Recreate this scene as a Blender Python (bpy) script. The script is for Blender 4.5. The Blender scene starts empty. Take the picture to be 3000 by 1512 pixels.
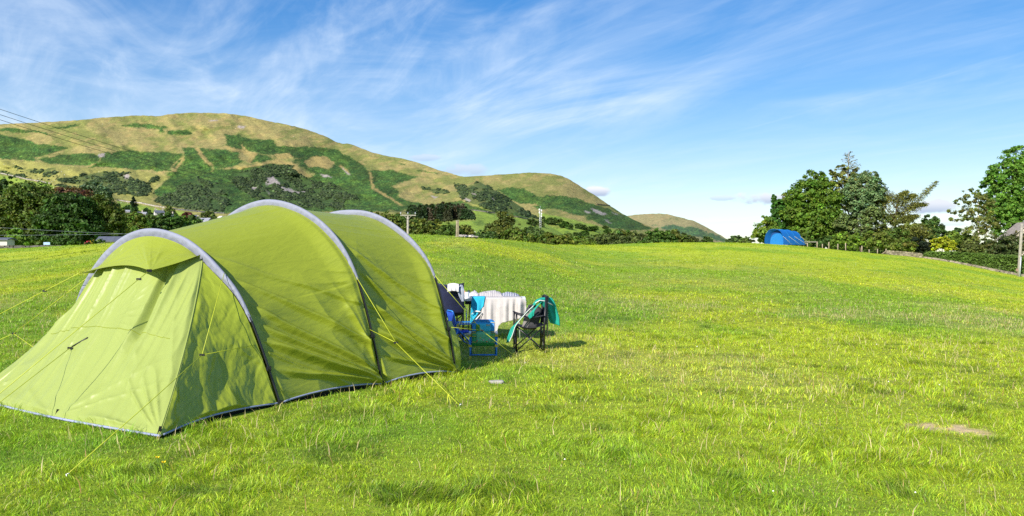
import bpy, math, random
import numpy as np
from mathutils import Vector

random.seed(7)
RNG = np.random.default_rng(11)
F, CX, CY, CH = 2350.0, 1500.0, 756.0, 1.6       # focal length, centre, in units of a 3000 px wide picture; eye height
scene = bpy.context.scene
COL = scene.collection
rad = math.radians

# ------------------------------------------------------------------ noise
def _hash(xi, yi, seed):
    n = (xi.astype(np.int64) * 374761393 + yi.astype(np.int64) * 668265263 + seed * 1442695041) & 0xFFFFFFFF
    n = ((n ^ (n >> 13)) * 1274126177) & 0xFFFFFFFF
    n = ((n ^ (n >> 16)) * 2246822519) & 0xFFFFFFFF
    return ((n ^ (n >> 15)) & 0xFFFFFF) / float(0xFFFFFF)

def vn(x, y, seed=0):
    x = np.asarray(x, float); y = np.asarray(y, float)
    xi = np.floor(x); yi = np.floor(y)
    fx = x - xi; fy = y - yi
    fx = fx * fx * fx * (fx * (fx * 6 - 15) + 10); fy = fy * fy * fy * (fy * (fy * 6 - 15) + 10)
    a = _hash(xi, yi, seed); b = _hash(xi + 1, yi, seed)
    c = _hash(xi, yi + 1, seed); d = _hash(xi + 1, yi + 1, seed)
    return (a * (1 - fx) + b * fx) * (1 - fy) + (c * (1 - fx) + d * fx) * fy

def fbm(x, y, octv=4, seed=0, gain=0.5):
    s = 0; a = 1; t = 0
    for o in range(octv):
        s = s + a * vn(x * 2 ** o + 17.3 * o, y * 2 ** o - 9.1 * o, seed + o * 7); t += a; a *= gain
    return s / t

def ridge(x, y, seed=0):
    return 1 - np.abs(2 * vn(x, y, seed) - 1)

def smooth(a, b, x):
    t = np.clip((np.asarray(x, float) - a) / (b - a), 0, 1)
    return t * t * (3 - 2 * t)

def in_poly(px, py, poly):
    px = np.asarray(px, float); py = np.asarray(py, float)
    c = np.zeros(px.shape, bool); n = len(poly)
    for i in range(n):
        x0, y0 = poly[i]; x1, y1 = poly[(i + 1) % n]
        if y0 == y1: continue
        m = ((y0 > py) != (y1 > py)) & (px < (x1 - x0) * (py - y0) / (y1 - y0) + x0)
        c ^= m
    return c

# ------------------------------------------------------------------ sight lines of the photograph
def G(px, py):                                     # where a picture point meets flat ground
    d = CH * F / (py - CY)
    return np.array([(px - CX) / F * d, d, 0.0])

def at(px, py, d):
    return np.array([(px - CX) / F * d, d, CH + (CY - py) / F * d])

def gx(px, d): return (px - CX) / F * d

# ------------------------------------------------------------------ mesh building
class MB:
    def __init__(s): s.V = []; s.Q = []; s.T = []; s.C = []; s.n = 0; s.UV = None
    def add(s, V, quads=None, tris=None, col=None):
        V = np.asarray(V, float).reshape(-1, 3)
        if quads is not None and len(quads): s.Q.append(np.asarray(quads, np.int64).reshape(-1, 4) + s.n)
        if tris is not None and len(tris): s.T.append(np.asarray(tris, np.int64).reshape(-1, 3) + s.n)
        if col is None: c = np.ones((len(V), 3))
        else:
            c = np.asarray(col, float)
            if c.ndim == 1: c = np.tile(c, (len(V), 1))
        s.V.append(V); s.C.append(c); s.n += len(V)
        return s
    def grid(s, P, col=None, wrap=False):
        n, m = P.shape[:2]
        idx = np.arange(n * m).reshape(n, m)
        a = idx[:-1, :-1].ravel(); b = idx[:-1, 1:].ravel(); c = idx[1:, 1:].ravel(); d = idx[1:, :-1].ravel()
        q = np.stack([a, b, c, d], 1)
        if wrap:
            q = np.concatenate([q, np.stack([idx[:-1, -1], idx[:-1, 0], idx[1:, 0], idx[1:, -1]], 1)])
        return s.add(P.reshape(-1, 3), q, None, None if col is None else np.asarray(col).reshape(-1, 3))
    def box(s, c, size, rot=0.0, col=None, tilt=0.0):
        sx, sy, sz = np.array(size) / 2.0
        v = np.array([[x, y, z] for z in (-sz, sz) for y in (-sy, sy) for x in (-sx, sx)])
        if tilt:
            ct, st = math.cos(tilt), math.sin(tilt)
            v = np.stack([v[:, 0] * ct + v[:, 2] * st, v[:, 1], -v[:, 0] * st + v[:, 2] * ct], 1)
        cr, sr = math.cos(rot), math.sin(rot)
        v = np.stack([v[:, 0] * cr - v[:, 1] * sr, v[:, 0] * sr + v[:, 1] * cr, v[:, 2]], 1) + np.array(c)
        return s.add(v, [[0, 2, 3, 1], [4, 5, 7, 6], [0, 1, 5, 4], [2, 6, 7, 3], [0, 4, 6, 2], [1, 3, 7, 5]], None, col)
    def tube(s, pts, r, n=8, col=None, cap=True):
        pts = np.asarray(pts, float); k = len(pts)
        r = np.broadcast_to(np.asarray(r, float), (k,)) if np.ndim(r) < 2 else r
        t = np.gradient(pts, axis=0); t /= np.linalg.norm(t, axis=1)[:, None] + 1e-12
        up = np.array([0, 0, 1.0]) if abs(t[0][2]) < 0.9 else np.array([1.0, 0, 0])
        ring = []
        x = np.cross(up, t[0]); x /= np.linalg.norm(x)
        for i in range(k):
            x = x - t[i] * np.dot(x, t[i]); x /= np.linalg.norm(x) + 1e-12
            y = np.cross(t[i], x)
            a = np.linspace(0, 2 * math.pi, n, endpoint=False)
            ring.append(pts[i] + r[i] * (np.cos(a)[:, None] * x + np.sin(a)[:, None] * y))
        base = s.n
        s.grid(np.array(ring), wrap=True, col=None if col is None else np.tile(np.asarray(col, float), (k * n, 1)))
        if cap:
            for ri, rev in ((0, True), (k - 1, False)):
                c0 = s.n; s.add([pts[ri]], col=col)
                ii = base + ri * n + np.arange(n); jj = base + ri * n + (np.arange(n) + 1) % n
                tri = np.stack([np.full(n, c0), jj, ii] if rev else [np.full(n, c0), ii, jj], 1)
                s.T.append(tri)
        return s
    def build(s, name, mat=None, parent=None, shade=True, color=False, loc=None):
        V = np.concatenate(s.V) if s.V else np.zeros((0, 3))
        if loc is not None: V = V - np.asarray(loc)
        Q = np.concatenate(s.Q) if s.Q else np.zeros((0, 4), np.int64)
        T = np.concatenate(s.T) if s.T else np.zeros((0, 3), np.int64)
        me = bpy.data.meshes.new(name)
        me.vertices.add(len(V)); me.vertices.foreach_set('co', V.astype(np.float32).ravel())
        nl = Q.size + T.size; me.loops.add(nl)
        me.loops.foreach_set('vertex_index', np.concatenate([Q.ravel(), T.ravel()]).astype(np.int32))
        npoly = len(Q) + len(T); me.polygons.add(npoly)
        st = np.concatenate([np.arange(len(Q)) * 4, Q.size + np.arange(len(T)) * 3]).astype(np.int32)
        me.polygons.foreach_set('loop_start', st)
        me.polygons.foreach_set('use_smooth', np.full(npoly, shade))
        if color:
            C = np.concatenate(s.C); ca = me.color_attributes.new('tint', 'FLOAT_COLOR', 'POINT')
            ca.data.foreach_set('color', np.concatenate([C, np.ones((len(C), 1))], 1).astype(np.float32).ravel())
        if s.UV is not None:
            uv = np.concatenate(s.UV).astype(np.float32)
            a = me.attributes.new('fab', 'FLOAT_VECTOR', 'POINT'); a.data.foreach_set('vector', uv.ravel())
        me.update(); me.validate()
        o = bpy.data.objects.new(name, me); COL.objects.link(o)
        if mat: me.materials.append(mat)
        if loc is not None: o.location = loc
        if parent: o.parent = parent
        return o

def tag(o, label=None, cat=None, group=None, kind=None):
    if label: o['label'] = label
    if cat: o['category'] = cat
    if group: o['group'] = group
    if kind: o['kind'] = kind
    return o

def thing(name, label, cat, loc=(0, 0, 0), group=None, rz=0.0):
    o = bpy.data.objects.new(name, None); COL.objects.link(o)
    o.location = tuple(float(v) for v in loc); o.rotation_euler = (0, 0, rz); o.empty_display_size = 0.1
    return tag(o, label, cat, group)

# ------------------------------------------------------------------ materials
def new_mat(name):
    m = bpy.data.materials.new(name); m.use_nodes = True
    nt = m.node_tree; nt.nodes.clear()
    out = nt.nodes.new('ShaderNodeOutputMaterial')
    return m, nt, out

def N(nt, typ, **kw):
    n = nt.nodes.new(typ)
    for k, v in kw.items():
        if k.startswith('i_'):
            n.inputs[int(k[2:])].default_value = v
        else: setattr(n, k, v)
    return n

def plain(name, col, rough=0.6, var=0.15, scale=8.0, metal=0.0, bump=0.0, bscale=60.0, spec=0.5):
    m, nt, out = new_mat(name)
    b = N(nt, 'ShaderNodeBsdfPrincipled')
    tc = N(nt, 'ShaderNodeTexCoord'); no = N(nt, 'ShaderNodeTexNoise'); no.inputs['Scale'].default_value = scale
    no.inputs['Detail'].default_value = 5
    nt.links.new(tc.outputs['Object'], no.inputs['Vector'])
    mp = N(nt, 'ShaderNodeMapRange'); mp.inputs['To Min'].default_value = 1 - var; mp.inputs['To Max'].default_value = 1 + var
    mp.inputs['From Min'].default_value = 0.3; mp.inputs['From Max'].default_value = 0.7
    nt.links.new(no.outputs['Fac'], mp.inputs['Value'])
    mx = N(nt, 'ShaderNodeVectorMath', operation='SCALE'); mx.inputs[0].default_value = col
    nt.links.new(mp.outputs['Result'], mx.inputs['Scale'])
    nt.links.new(mx.outputs[0], b.inputs['Base Color'])
    b.inputs['Roughness'].default_value = rough; b.inputs['Metallic'].default_value = metal
    b.inputs['Specular IOR Level'].default_value = spec
    if bump:
        n2 = N(nt, 'ShaderNodeTexNoise'); n2.inputs['Scale'].default_value = bscale; n2.inputs['Detail'].default_value = 4
        nt.links.new(tc.outputs['Object'], n2.inputs['Vector'])
        bp = N(nt, 'ShaderNodeBump'); bp.inputs['Strength'].default_value = bump; bp.inputs['Distance'].default_value = 0.02
        nt.links.new(n2.outputs['Fac'], bp.inputs['Height']); nt.links.new(bp.outputs['Normal'], b.inputs['Normal'])
    nt.links.new(b.outputs[0], out.inputs['Surface'])
    return m

def leafy(name, rough=0.55, trans=0.38, spec=0.25, tcol=(1.25, 1.15, 0.5)):
    """vertex colour leaf material with light passing through the blades"""
    m, nt, out = new_mat(name)
    at_ = N(nt, 'ShaderNodeAttribute', attribute_name='tint')
    b = N(nt, 'ShaderNodeBsdfPrincipled'); b.inputs['Roughness'].default_value = rough
    b.inputs['Specular IOR Level'].default_value = spec
    t = N(nt, 'ShaderNodeBsdfTranslucent')
    tm = N(nt, 'ShaderNodeVectorMath', operation='MULTIPLY'); tm.inputs[1].default_value = tcol
    nt.links.new(at_.outputs['Color'], b.inputs['Base Color'])
    nt.links.new(at_.outputs['Color'], tm.inputs[0]); nt.links.new(tm.outputs[0], t.inputs['Color'])
    mix = N(nt, 'ShaderNodeMixShader'); mix.inputs[0].default_value = trans
    nt.links.new(b.outputs[0], mix.inputs[1]); nt.links.new(t.outputs[0], mix.inputs[2])
    nt.links.new(mix.outputs[0], out.inputs['Surface'])
    return m

def vcol(name, rough=0.9, bump=0.0, bscale=1.0, bdist=0.1, spec=0.2, nvar=0.0, nscale=1.0):
    m, nt, out = new_mat(name)
    at_ = N(nt, 'ShaderNodeAttribute', attribute_name='tint')
    b = N(nt, 'ShaderNodeBsdfPrincipled'); b.inputs['Roughness'].default_value = rough
    b.inputs['Specular IOR Level'].default_value = spec
    tc = N(nt, 'ShaderNodeTexCoord')
    src = at_.outputs['Color']
    if nvar:
        n1 = N(nt, 'ShaderNodeTexNoise'); n1.inputs['Scale'].default_value = nscale; n1.inputs['Detail'].default_value = 6
        n1.inputs['Roughness'].default_value = 0.7
        nt.links.new(tc.outputs['Object'], n1.inputs['Vector'])
        mp = N(nt, 'ShaderNodeMapRange'); mp.inputs['From Min'].default_value = 0.3; mp.inputs['From Max'].default_value = 0.7
        mp.inputs['To Min'].default_value = 1 - nvar; mp.inputs['To Max'].default_value = 1 + nvar
        nt.links.new(n1.outputs['Fac'], mp.inputs['Value'])
        sc = N(nt, 'ShaderNodeVectorMath', operation='SCALE'); nt.links.new(src, sc.inputs[0]); nt.links.new(mp.outputs[0], sc.inputs['Scale'])
        src = sc.outputs[0]
    nt.links.new(src, b.inputs['Base Color'])
    if bump:
        n2 = N(nt, 'ShaderNodeTexNoise'); n2.inputs['Scale'].default_value = bscale; n2.inputs['Detail'].default_value = 6
        n2.inputs['Roughness'].default_value = 0.65
        nt.links.new(tc.outputs['Object'], n2.inputs['Vector'])
        bp = N(nt, 'ShaderNodeBump'); bp.inputs['Strength'].default_value = bump; bp.inputs['Distance'].default_value = bdist
        nt.links.new(n2.outputs['Fac'], bp.inputs['Height']); nt.links.new(bp.outputs['Normal'], b.inputs['Normal'])
    nt.links.new(b.outputs[0], out.inputs['Surface'])
    return m

def fabric(name, col, trans=0.3, rough=0.38, crease=0.35, spec=0.5, tcol=None, scale=1.0, stretch=(1, 1, 1)):
    """thin tent cloth: part of the light passes through; fine crumple from stretched noise and cells on the 'fab' coordinates"""
    m, nt, out = new_mat(name)
    b = N(nt, 'ShaderNodeBsdfPrincipled')
    b.inputs['Roughness'].default_value = rough; b.inputs['Specular IOR Level'].default_value = spec
    a0_ = N(nt, 'ShaderNodeAttribute', attribute_name='fab'); a = N(nt, 'ShaderNodeVectorMath', operation='MULTIPLY'); nt.links.new(a0_.outputs['Vector'], a.inputs[0]); a.inputs[1].default_value = stretch
    n0 = N(nt, 'ShaderNodeTexNoise'); n0.inputs['Scale'].default_value = 1.3 * scale; n0.inputs['Detail'].default_value = 3
    nt.links.new(a.outputs['Vector'], n0.inputs['Vector'])
    mr = N(nt, 'ShaderNodeMapRange'); mr.inputs['To Min'].default_value = 0.93; mr.inputs['To Max'].default_value = 1.07
    nt.links.new(n0.outputs['Fac'], mr.inputs['Value'])
    sc = N(nt, 'ShaderNodeVectorMath', operation='SCALE'); sc.inputs[0].default_value = col
    nt.links.new(mr.outputs[0], sc.inputs['Scale']); nt.links.new(sc.outputs[0], b.inputs['Base Color'])
    # crumple: distorted voronoi edges + stretched noise
    nd = N(nt, 'ShaderNodeTexNoise'); nd.inputs['Scale'].default_value = 3.0 * scale; nd.inputs['Detail'].default_value = 3
    nt.links.new(a.outputs['Vector'], nd.inputs['Vector'])
    va = N(nt, 'ShaderNodeVectorMath', operation='MULTIPLY_ADD'); va.inputs[1].default_value = (0.35, 0.35, 0.35)
    nt.links.new(nd.outputs['Color'], va.inputs[0]); nt.links.new(a.outputs['Vector'], va.inputs[2])
    vo = N(nt, 'ShaderNodeTexVoronoi', feature='F1'); vo.inputs['Scale'].default_value = 5.0 * scale
    nt.links.new(va.outputs[0], vo.inputs['Vector'])
    vo2 = N(nt, 'ShaderNodeTexVoronoi', feature='F1'); vo2.inputs['Scale'].default_value = 12.0 * scale
    nt.links.new(va.outputs[0], vo2.inputs['Vector'])
    n3 = N(nt, 'ShaderNodeTexNoise'); n3.inputs['Scale'].default_value = 25.0 * scale; n3.inputs['Detail'].default_value = 3
    nt.links.new(a.outputs['Vector'], n3.inputs['Vector'])
    m1 = N(nt, 'ShaderNodeMath', operation='MULTIPLY_ADD'); m1.inputs[1].default_value = 0.4
    nt.links.new(vo2.outputs['Distance'], m1.inputs[0]); nt.links.new(vo.outputs['Distance'], m1.inputs[2])
    m2 = N(nt, 'ShaderNodeMath', operation='MULTIPLY_ADD'); m2.inputs[1].default_value = 0.12
    nt.links.new(n3.outputs['Fac'], m2.inputs[0]); nt.links.new(m1.outputs[0], m2.inputs[2])
    bp = N(nt, 'ShaderNodeBump'); bp.inputs['Strength'].default_value = crease; bp.inputs['Distance'].default_value = 0.03
    nt.links.new(m2.outputs[0], bp.inputs['Height']); nt.links.new(bp.outputs['Normal'], b.inputs['Normal'])
    if trans > 0:
        t = N(nt, 'ShaderNodeBsdfTranslucent'); t.inputs['Color'].default_value = (*(tcol or col), 1)
        mix = N(nt, 'ShaderNodeMixShader'); mix.inputs[0].default_value = trans
        nt.links.new(b.outputs[0], mix.inputs[1]); nt.links.new(t.outputs[0], mix.inputs[2])
        nt.links.new(mix.outputs[0], out.inputs['Surface'])
    else:
        nt.links.new(b.outputs[0], out.inputs['Surface'])
    return m

M = {}
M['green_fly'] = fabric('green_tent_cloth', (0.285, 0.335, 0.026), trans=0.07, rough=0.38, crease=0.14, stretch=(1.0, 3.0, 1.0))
M['green_front'] = fabric('painted_glow_tent_cloth', (0.385, 0.46, 0.115), trans=0.24, rough=0.42, crease=0.05, stretch=(3.0, 1.0, 1.0))  # same cloth; paler base colour stands in for its glow and sheen
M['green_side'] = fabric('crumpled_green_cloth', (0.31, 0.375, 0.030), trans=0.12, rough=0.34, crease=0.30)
M['sleeve'] = fabric('grey_lilac_sleeve', (0.30, 0.315, 0.405), trans=0.15, rough=0.6, crease=0.08, spec=0.3, scale=2.0)
M['piping'] = plain('grey_blue_piping', (0.30, 0.33, 0.50), 0.6)
M['skirt'] = plain('shadow_black_mud_flap', (0.012, 0.013, 0.022), 0.5)  # flap colour near black, carrying the shadow line under the hem
M['pole'] = plain('black_pole', (0.012, 0.012, 0.014), 0.35)
M['rope'] = plain('yellow_guy_line', (0.52, 0.57, 0.03), 0.5, 0.05)
M['black'] = plain('black_plastic', (0.012, 0.012, 0.015), 0.4)
M['blackcloth'] = plain('black_chair_cloth', (0.014, 0.015, 0.024), 0.75, 0.3, 20, bump=0.2)
M['navy'] = plain('navy_chair_cloth', (0.010, 0.014, 0.05), 0.7, 0.3, 12, bump=0.2)
M['alu'] = plain('pale_aluminium', (0.72, 0.72, 0.72), 0.35, 0.08, metal=0.5)
M['white'] = plain('white_paint', (0.8, 0.8, 0.8), 0.5, 0.05)
M['wood'] = plain('weathered_wood', (0.33, 0.27, 0.18), 0.85, 0.3, 6, bump=0.5, bscale=25)
M['greywood'] = plain('grey_weathered_wood', (0.31, 0.28, 0.235), 0.85, 0.25, 5, bump=0.4, bscale=25)
M['bark'] = plain('brown_bark', (0.10, 0.075, 0.05), 0.9, 0.35, 3, bump=0.6, bscale=10)
M['palebark'] = plain('pale_birch_bark', (0.62, 0.56, 0.48), 0.8, 0.25, 4)
M['leaf'] = leafy('tree_leaves')
M['needle'] = leafy('conifer_needles', trans=0.15)
M['grass'] = leafy('grass_blades', rough=0.5, trans=0.35, spec=0.3, tcol=(1.15, 1.15, 0.6))
M['ground'] = vcol('field_soil_and_thatch', 0.95, bump=0.8, bscale=5.0, bdist=0.08, nvar=0.3, nscale=2.2)
M['hill'] = vcol('hillside_sward', 0.95, bump=1.0, bscale=0.12, bdist=2.6, nvar=0.24, nscale=0.05)
M['stone'] = vcol('dry_stone', 0.9, bump=0.6, bscale=6, bdist=0.05, nvar=0.25, nscale=4)
M['roofslate'] = plain('stone_slate', (0.30, 0.26, 0.23), 0.85, 0.25, 2.5, bump=0.5, bscale=6)
M['greyslate'] = plain('grey_slate', (0.28, 0.28, 0.32), 0.7, 0.2, 2.5)
M['darkslate'] = plain('dark_slate', (0.10, 0.11, 0.14), 0.7, 0.2, 2.5)
M['whitewash'] = plain('whitewashed_wall', (0.56, 0.53, 0.50), 0.8, 0.08)
M['stonewall'] = plain('house_stone', (0.42, 0.36, 0.30), 0.9, 0.2, 3)
M['glass'] = plain('dark_window_glass', (0.03, 0.035, 0.05), 0.15, 0.1)
M['wire'] = plain('dark_wire', (0.03, 0.03, 0.035), 0.5)
M['palewire'] = plain('pale_wire', (0.35, 0.38, 0.42), 0.4)
M['insul'] = plain('grey_insulator', (0.45, 0.47, 0.50), 0.3)

# ------------------------------------------------------------------ camera, light, sky
cam = bpy.data.cameras.new('camera'); co = bpy.data.objects.new('camera', cam); COL.objects.link(co)
cam.sensor_width = 36; cam.lens = 36 * F / 3000.0; cam.clip_end = 30000; cam.clip_start = 0.05
co.location = (0, 0, CH); co.rotation_euler = (rad(90), 0, 0)
scene.camera = co

SUN_EL = 33.0
sdir = np.array([-0.53, -0.848]); sdir /= np.linalg.norm(sdir)
S = Vector((sdir[0] * math.cos(rad(SUN_EL)), sdir[1] * math.cos(rad(SUN_EL)), math.sin(rad(SUN_EL))))
sl = bpy.data.lights.new('sun', 'SUN'); sl.energy = 4.6; sl.angle = rad(0.53); sl.color = (1.0, 0.94, 0.84)
so = bpy.data.objects.new('sun', sl); COL.objects.link(so)
so.rotation_euler = (-S).to_track_quat('-Z', 'Y').to_euler(); so.location = (-20, -30, 40)

w = bpy.data.worlds.new('World'); scene.world = w; w.use_nodes = True
nt = w.node_tree; nt.nodes.clear()
out = N(nt, 'ShaderNodeOutputWorld'); bg = N(nt, 'ShaderNodeBackground'); bg.inputs['Strength'].default_value = 0.086
sky = N(nt, 'ShaderNodeTexSky'); sky.sky_type = 'NISHITA'; sky.sun_disc = False
sky.sun_elevation = rad(SUN_EL); sky.sun_rotation = math.atan2(sdir[0], sdir[1]) % (2 * math.pi)
sky.air_density = 1.0; sky.dust_density = 0.1; sky.ozone_density = 2.5; sky.altitude = 120
hs = N(nt, 'ShaderNodeHueSaturation'); hs.inputs['Saturation'].default_value = 1.55; hs.inputs['Value'].default_value = 1.12
hs.inputs['Hue'].default_value = 0.513
g1_ = N(nt, 'ShaderNodeVectorMath', operation='MULTIPLY_ADD'); nt.links.new(sky.outputs[0], g1_.inputs[0]); g1_.inputs[1].default_value = (.062,) * 3; g1_.inputs[2].default_value = (1.0,) * 3
g2_ = N(nt, 'ShaderNodeVectorMath', operation='DIVIDE'); nt.links.new(sky.outputs[0], g2_.inputs[0]); nt.links.new(g1_.outputs[0], g2_.inputs[1])
g3_ = N(nt, 'ShaderNodeVectorMath', operation='SCALE'); nt.links.new(g2_.outputs[0], g3_.inputs[0]); g3_.inputs['Scale'].default_value = 1.36
nt.links.new(g3_.outputs[0], hs.inputs['Color'])
tc = N(nt, 'ShaderNodeTexCoord')
sx = N(nt, 'ShaderNodeSeparateXYZ'); nt.links.new(tc.outputs['Generated'], sx.inputs[0])
def math_n(op, a, b=None, c=None, clamp=False):
    n = N(nt, 'ShaderNodeMath', operation=op); n.use_clamp = clamp
    for i, v in enumerate((a, b, c)):
        if v is None: continue
        if isinstance(v, (int, float)): n.inputs[i].default_value = v
        else: nt.links.new(v, n.inputs[i])
    return n.outputs[0]
X, Y, Z = sx.outputs[0], sx.outputs[1], sx.outputs[2]
# the cirrus layer is a high flat sheet: project the view direction on it
den = math_n('MAXIMUM', math_n('ADD', Z, 0.06), 0.02)
U0 = math_n('DIVIDE', X, den); V0 = math_n('DIVIDE', Y, den)
az = rad(-27)
ca_, sa_ = math.cos(az), math.sin(az)
across = math_n('ADD', math_n('MULTIPLY', U0, ca_), math_n('MULTIPLY', V0, -sa_))
along = math_n('ADD', math_n('MULTIPLY', U0, sa_), math_n('MULTIPLY', V0, ca_))
def cirrus(ka, kl, seed, detail, rough=0.55, dist=0.6, warp=0.0):
    cb = N(nt, 'ShaderNodeCombineXYZ')
    nt.links.new(math_n('MULTIPLY', across, ka), cb.inputs[0]); nt.links.new(math_n('MULTIPLY', along, kl), cb.inputs[1])
    cb.inputs[2].default_value = seed
    no = N(nt, 'ShaderNodeTexNoise'); no.inputs['Scale'].default_value = 1.0; no.inputs['Detail'].default_value = detail
    no.inputs['Roughness'].default_value = rough; no.inputs['Distortion'].default_value = dist
    nt.links.new(cb.outputs[0], no.inputs['Vector'])
    return no.outputs['Fac']
def remap(v, a, b, c=0.0, d=1.0):
    mp = N(nt, 'ShaderNodeMapRange'); mp.interpolation_type = 'SMOOTHSTEP'
    nt.links.new(v, mp.inputs['Value'])
    for nm, x in (('From Min', a), ('From Max', b), ('To Min', c), ('To Max', d)): mp.inputs[nm].default_value = x
    return mp.outputs[0]
c1 = remap(cirrus(1.5, 0.50, 3.1, 9, 0.60, 1.5), 0.36, 0.80)          # broad veils
c2 = remap(cirrus(3.0, 0.50, 8.7, 9, 0.62, 1.1), 0.46, 0.82)          # fine streaks
c3 = remap(cirrus(0.55, 0.40, 1.7, 3, 0.5, 0.3), 0.34, 0.64)           # where there is cirrus at all
c4 = remap(cirrus(1.6, 1.0, 5.2, 9, 0.62, 1.2), 0.38, 0.8)             # curdled haze
left = remap(X, -0.55, 0.52, 1.08, 0.62)                                 # more cirrus to the north west
amt = math_n('ADD', math_n('MULTIPLY', c1, 0.60), math_n('MULTIPLY', c2, 0.40))
amt = math_n('ADD', amt, math_n('MULTIPLY', c4, 0.30))
amt = math_n('MULTIPLY', amt, math_n('ADD', math_n('MULTIPLY', c3, 0.62), 0.44))
amt = math_n('MULTIPLY', amt, left)
lowveil = math_n('ADD', remap(Z, 0.0, 0.16, 0.04, 0.0), math_n('MULTIPLY', remap(Z, 0.05, 0.33, 0.30, 0.0), remap(X, -0.30, 0.30, 1.0, 0.0)))
amt = math_n('ADD', amt, lowveil)
amt = math_n('MINIMUM', math_n('MULTIPLY', amt, 0.86), 0.80)
mixc = N(nt, 'ShaderNodeMix', data_type='RGBA'); nt.links.new(amt, mixc.inputs[0])
nt.links.new(hs.outputs[0], mixc.inputs[6]); mixc.inputs[7].default_value = (6.8, 7.8, 9.0, 1)
# a few small fair weather cumulus low over the horizon
cur = mixc.outputs[2]
pn = N(nt, 'ShaderNodeTexNoise'); pn.inputs['Scale'].default_value = 26; pn.inputs['Detail'].default_value = 7; pn.inputs['Roughness'].default_value = 0.6
mpv = N(nt, 'ShaderNodeMapping'); mpv.inputs['Scale'].default_value = (1, 1, 1.8)
nt.links.new(tc.outputs['Generated'], mpv.inputs[0]); nt.links.new(mpv.outputs[0], pn.inputs['Vector'])
azi = math_n('DIVIDE', X, math_n('MAXIMUM', Y, 0.05)); ele = math_n('DIVIDE', Z, math_n('MAXIMUM', Y, 0.05))
for (px, py, wx, wy, k, shade) in ((1745, 560, 40, 19, 1.0, 0.75), (1375, 497, 105, 22, 0.6, 0.35), (1245, 462, 55, 12, 0.45, 0.3), (2225, 582, 90, 24, 0.95, 0.6),
                                   (2120, 580, 45, 9, 0.5, 0.4), (2735, 606, 120, 26, 0.95, 0.5), (2960, 600, 120, 24, 0.8, 0.5), (2790, 655, 90, 12, 0.45, 0.4)):
    ax_ = math_n('DIVIDE', math_n('SUBTRACT', azi, (px - CX) / F), wx / F); ay_ = math_n('DIVIDE', math_n('SUBTRACT', ele, (CY - py) / F), wy / F)
    r2 = math_n('ADD', math_n('MULTIPLY', ax_, ax_), math_n('MULTIPLY', ay_, ay_))
    g = math_n('SUBTRACT', 1.0, r2)
    dens = math_n('ADD', g, math_n('MULTIPLY', math_n('SUBTRACT', pn.outputs['Fac'], 0.5), 3.2))
    dens = math_n('MULTIPLY', remap(dens, 0.05, 0.7, 0.0, k), remap(r2, 0.9, 2.2, 1.0, 0.0))
    lit = remap(ay_, -0.7, 0.6, 0.0, 1.0)
    mc = N(nt, 'ShaderNodeMix', data_type='RGBA'); nt.links.new(lit, mc.inputs[0])
    mc.inputs[6].default_value = (3.9, 4.7, 6.2, 1); mc.inputs[7].default_value = (5 + 3.4 * shade, 5.5 + 3 * shade, 6.6 + 2.2 * shade, 1)
    mm = N(nt, 'ShaderNodeMix', data_type='RGBA'); nt.links.new(dens, mm.inputs[0]); nt.links.new(cur, mm.inputs[6]); nt.links.new(mc.outputs[2], mm.inputs[7])
    cur = mm.outputs[2]
nt.links.new(cur, bg.inputs['Color']); nt.links.new(bg.outputs[0], out.inputs['Surface'])

vs = scene.view_settings; vs.view_transform = 'Standard'; vs.look = 'None'; vs.exposure = 0.60; vs.gamma = 1.0
scene.render.engine = 'CYCLES'
scene.cycles.max_bounces = 7; scene.cycles.transparent_max_bounces = 8
scene.cycles.use_denoising = False

# ------------------------------------------------------------------ terrain
CREST = np.array([(-400, 735), (0, 730), (120, 727), (260, 716), (330, 712), (800, 698), (1200, 686), (1300, 690), (1400, 697), (1500, 705), (1600, 713), (1700, 724), (1760, 722),
                  (1850, 715), (1950, 711), (2050, 710), (2150, 710), (2250, 715), (2350, 723), (2450, 733), (2550, 743), (2650, 752), (2713, 757), (2860, 784), (2990, 811), (3200, 840), (3500, 850)], float)
DIST = np.array([(-400, 72), (0, 70), (300, 62), (800, 50), (1200, 44), (1400, 46), (1600, 60), (1700, 75), (1760, 85), (1950, 100), (2300, 108), (2700, 104), (3000, 94), (3500, 88)], float)
FLOOR = -5.0
def crest(u):
    D = np.interp(u, DIST[:, 0], DIST[:, 1]); y = np.interp(u, CREST[:, 0], CREST[:, 1])
    for k in (-40, 40, -80, 80): y = y + np.interp(u + k, CREST[:, 0], CREST[:, 1])
    y = y / 5
    return D, CH + (CY - y) / F * D
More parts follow.
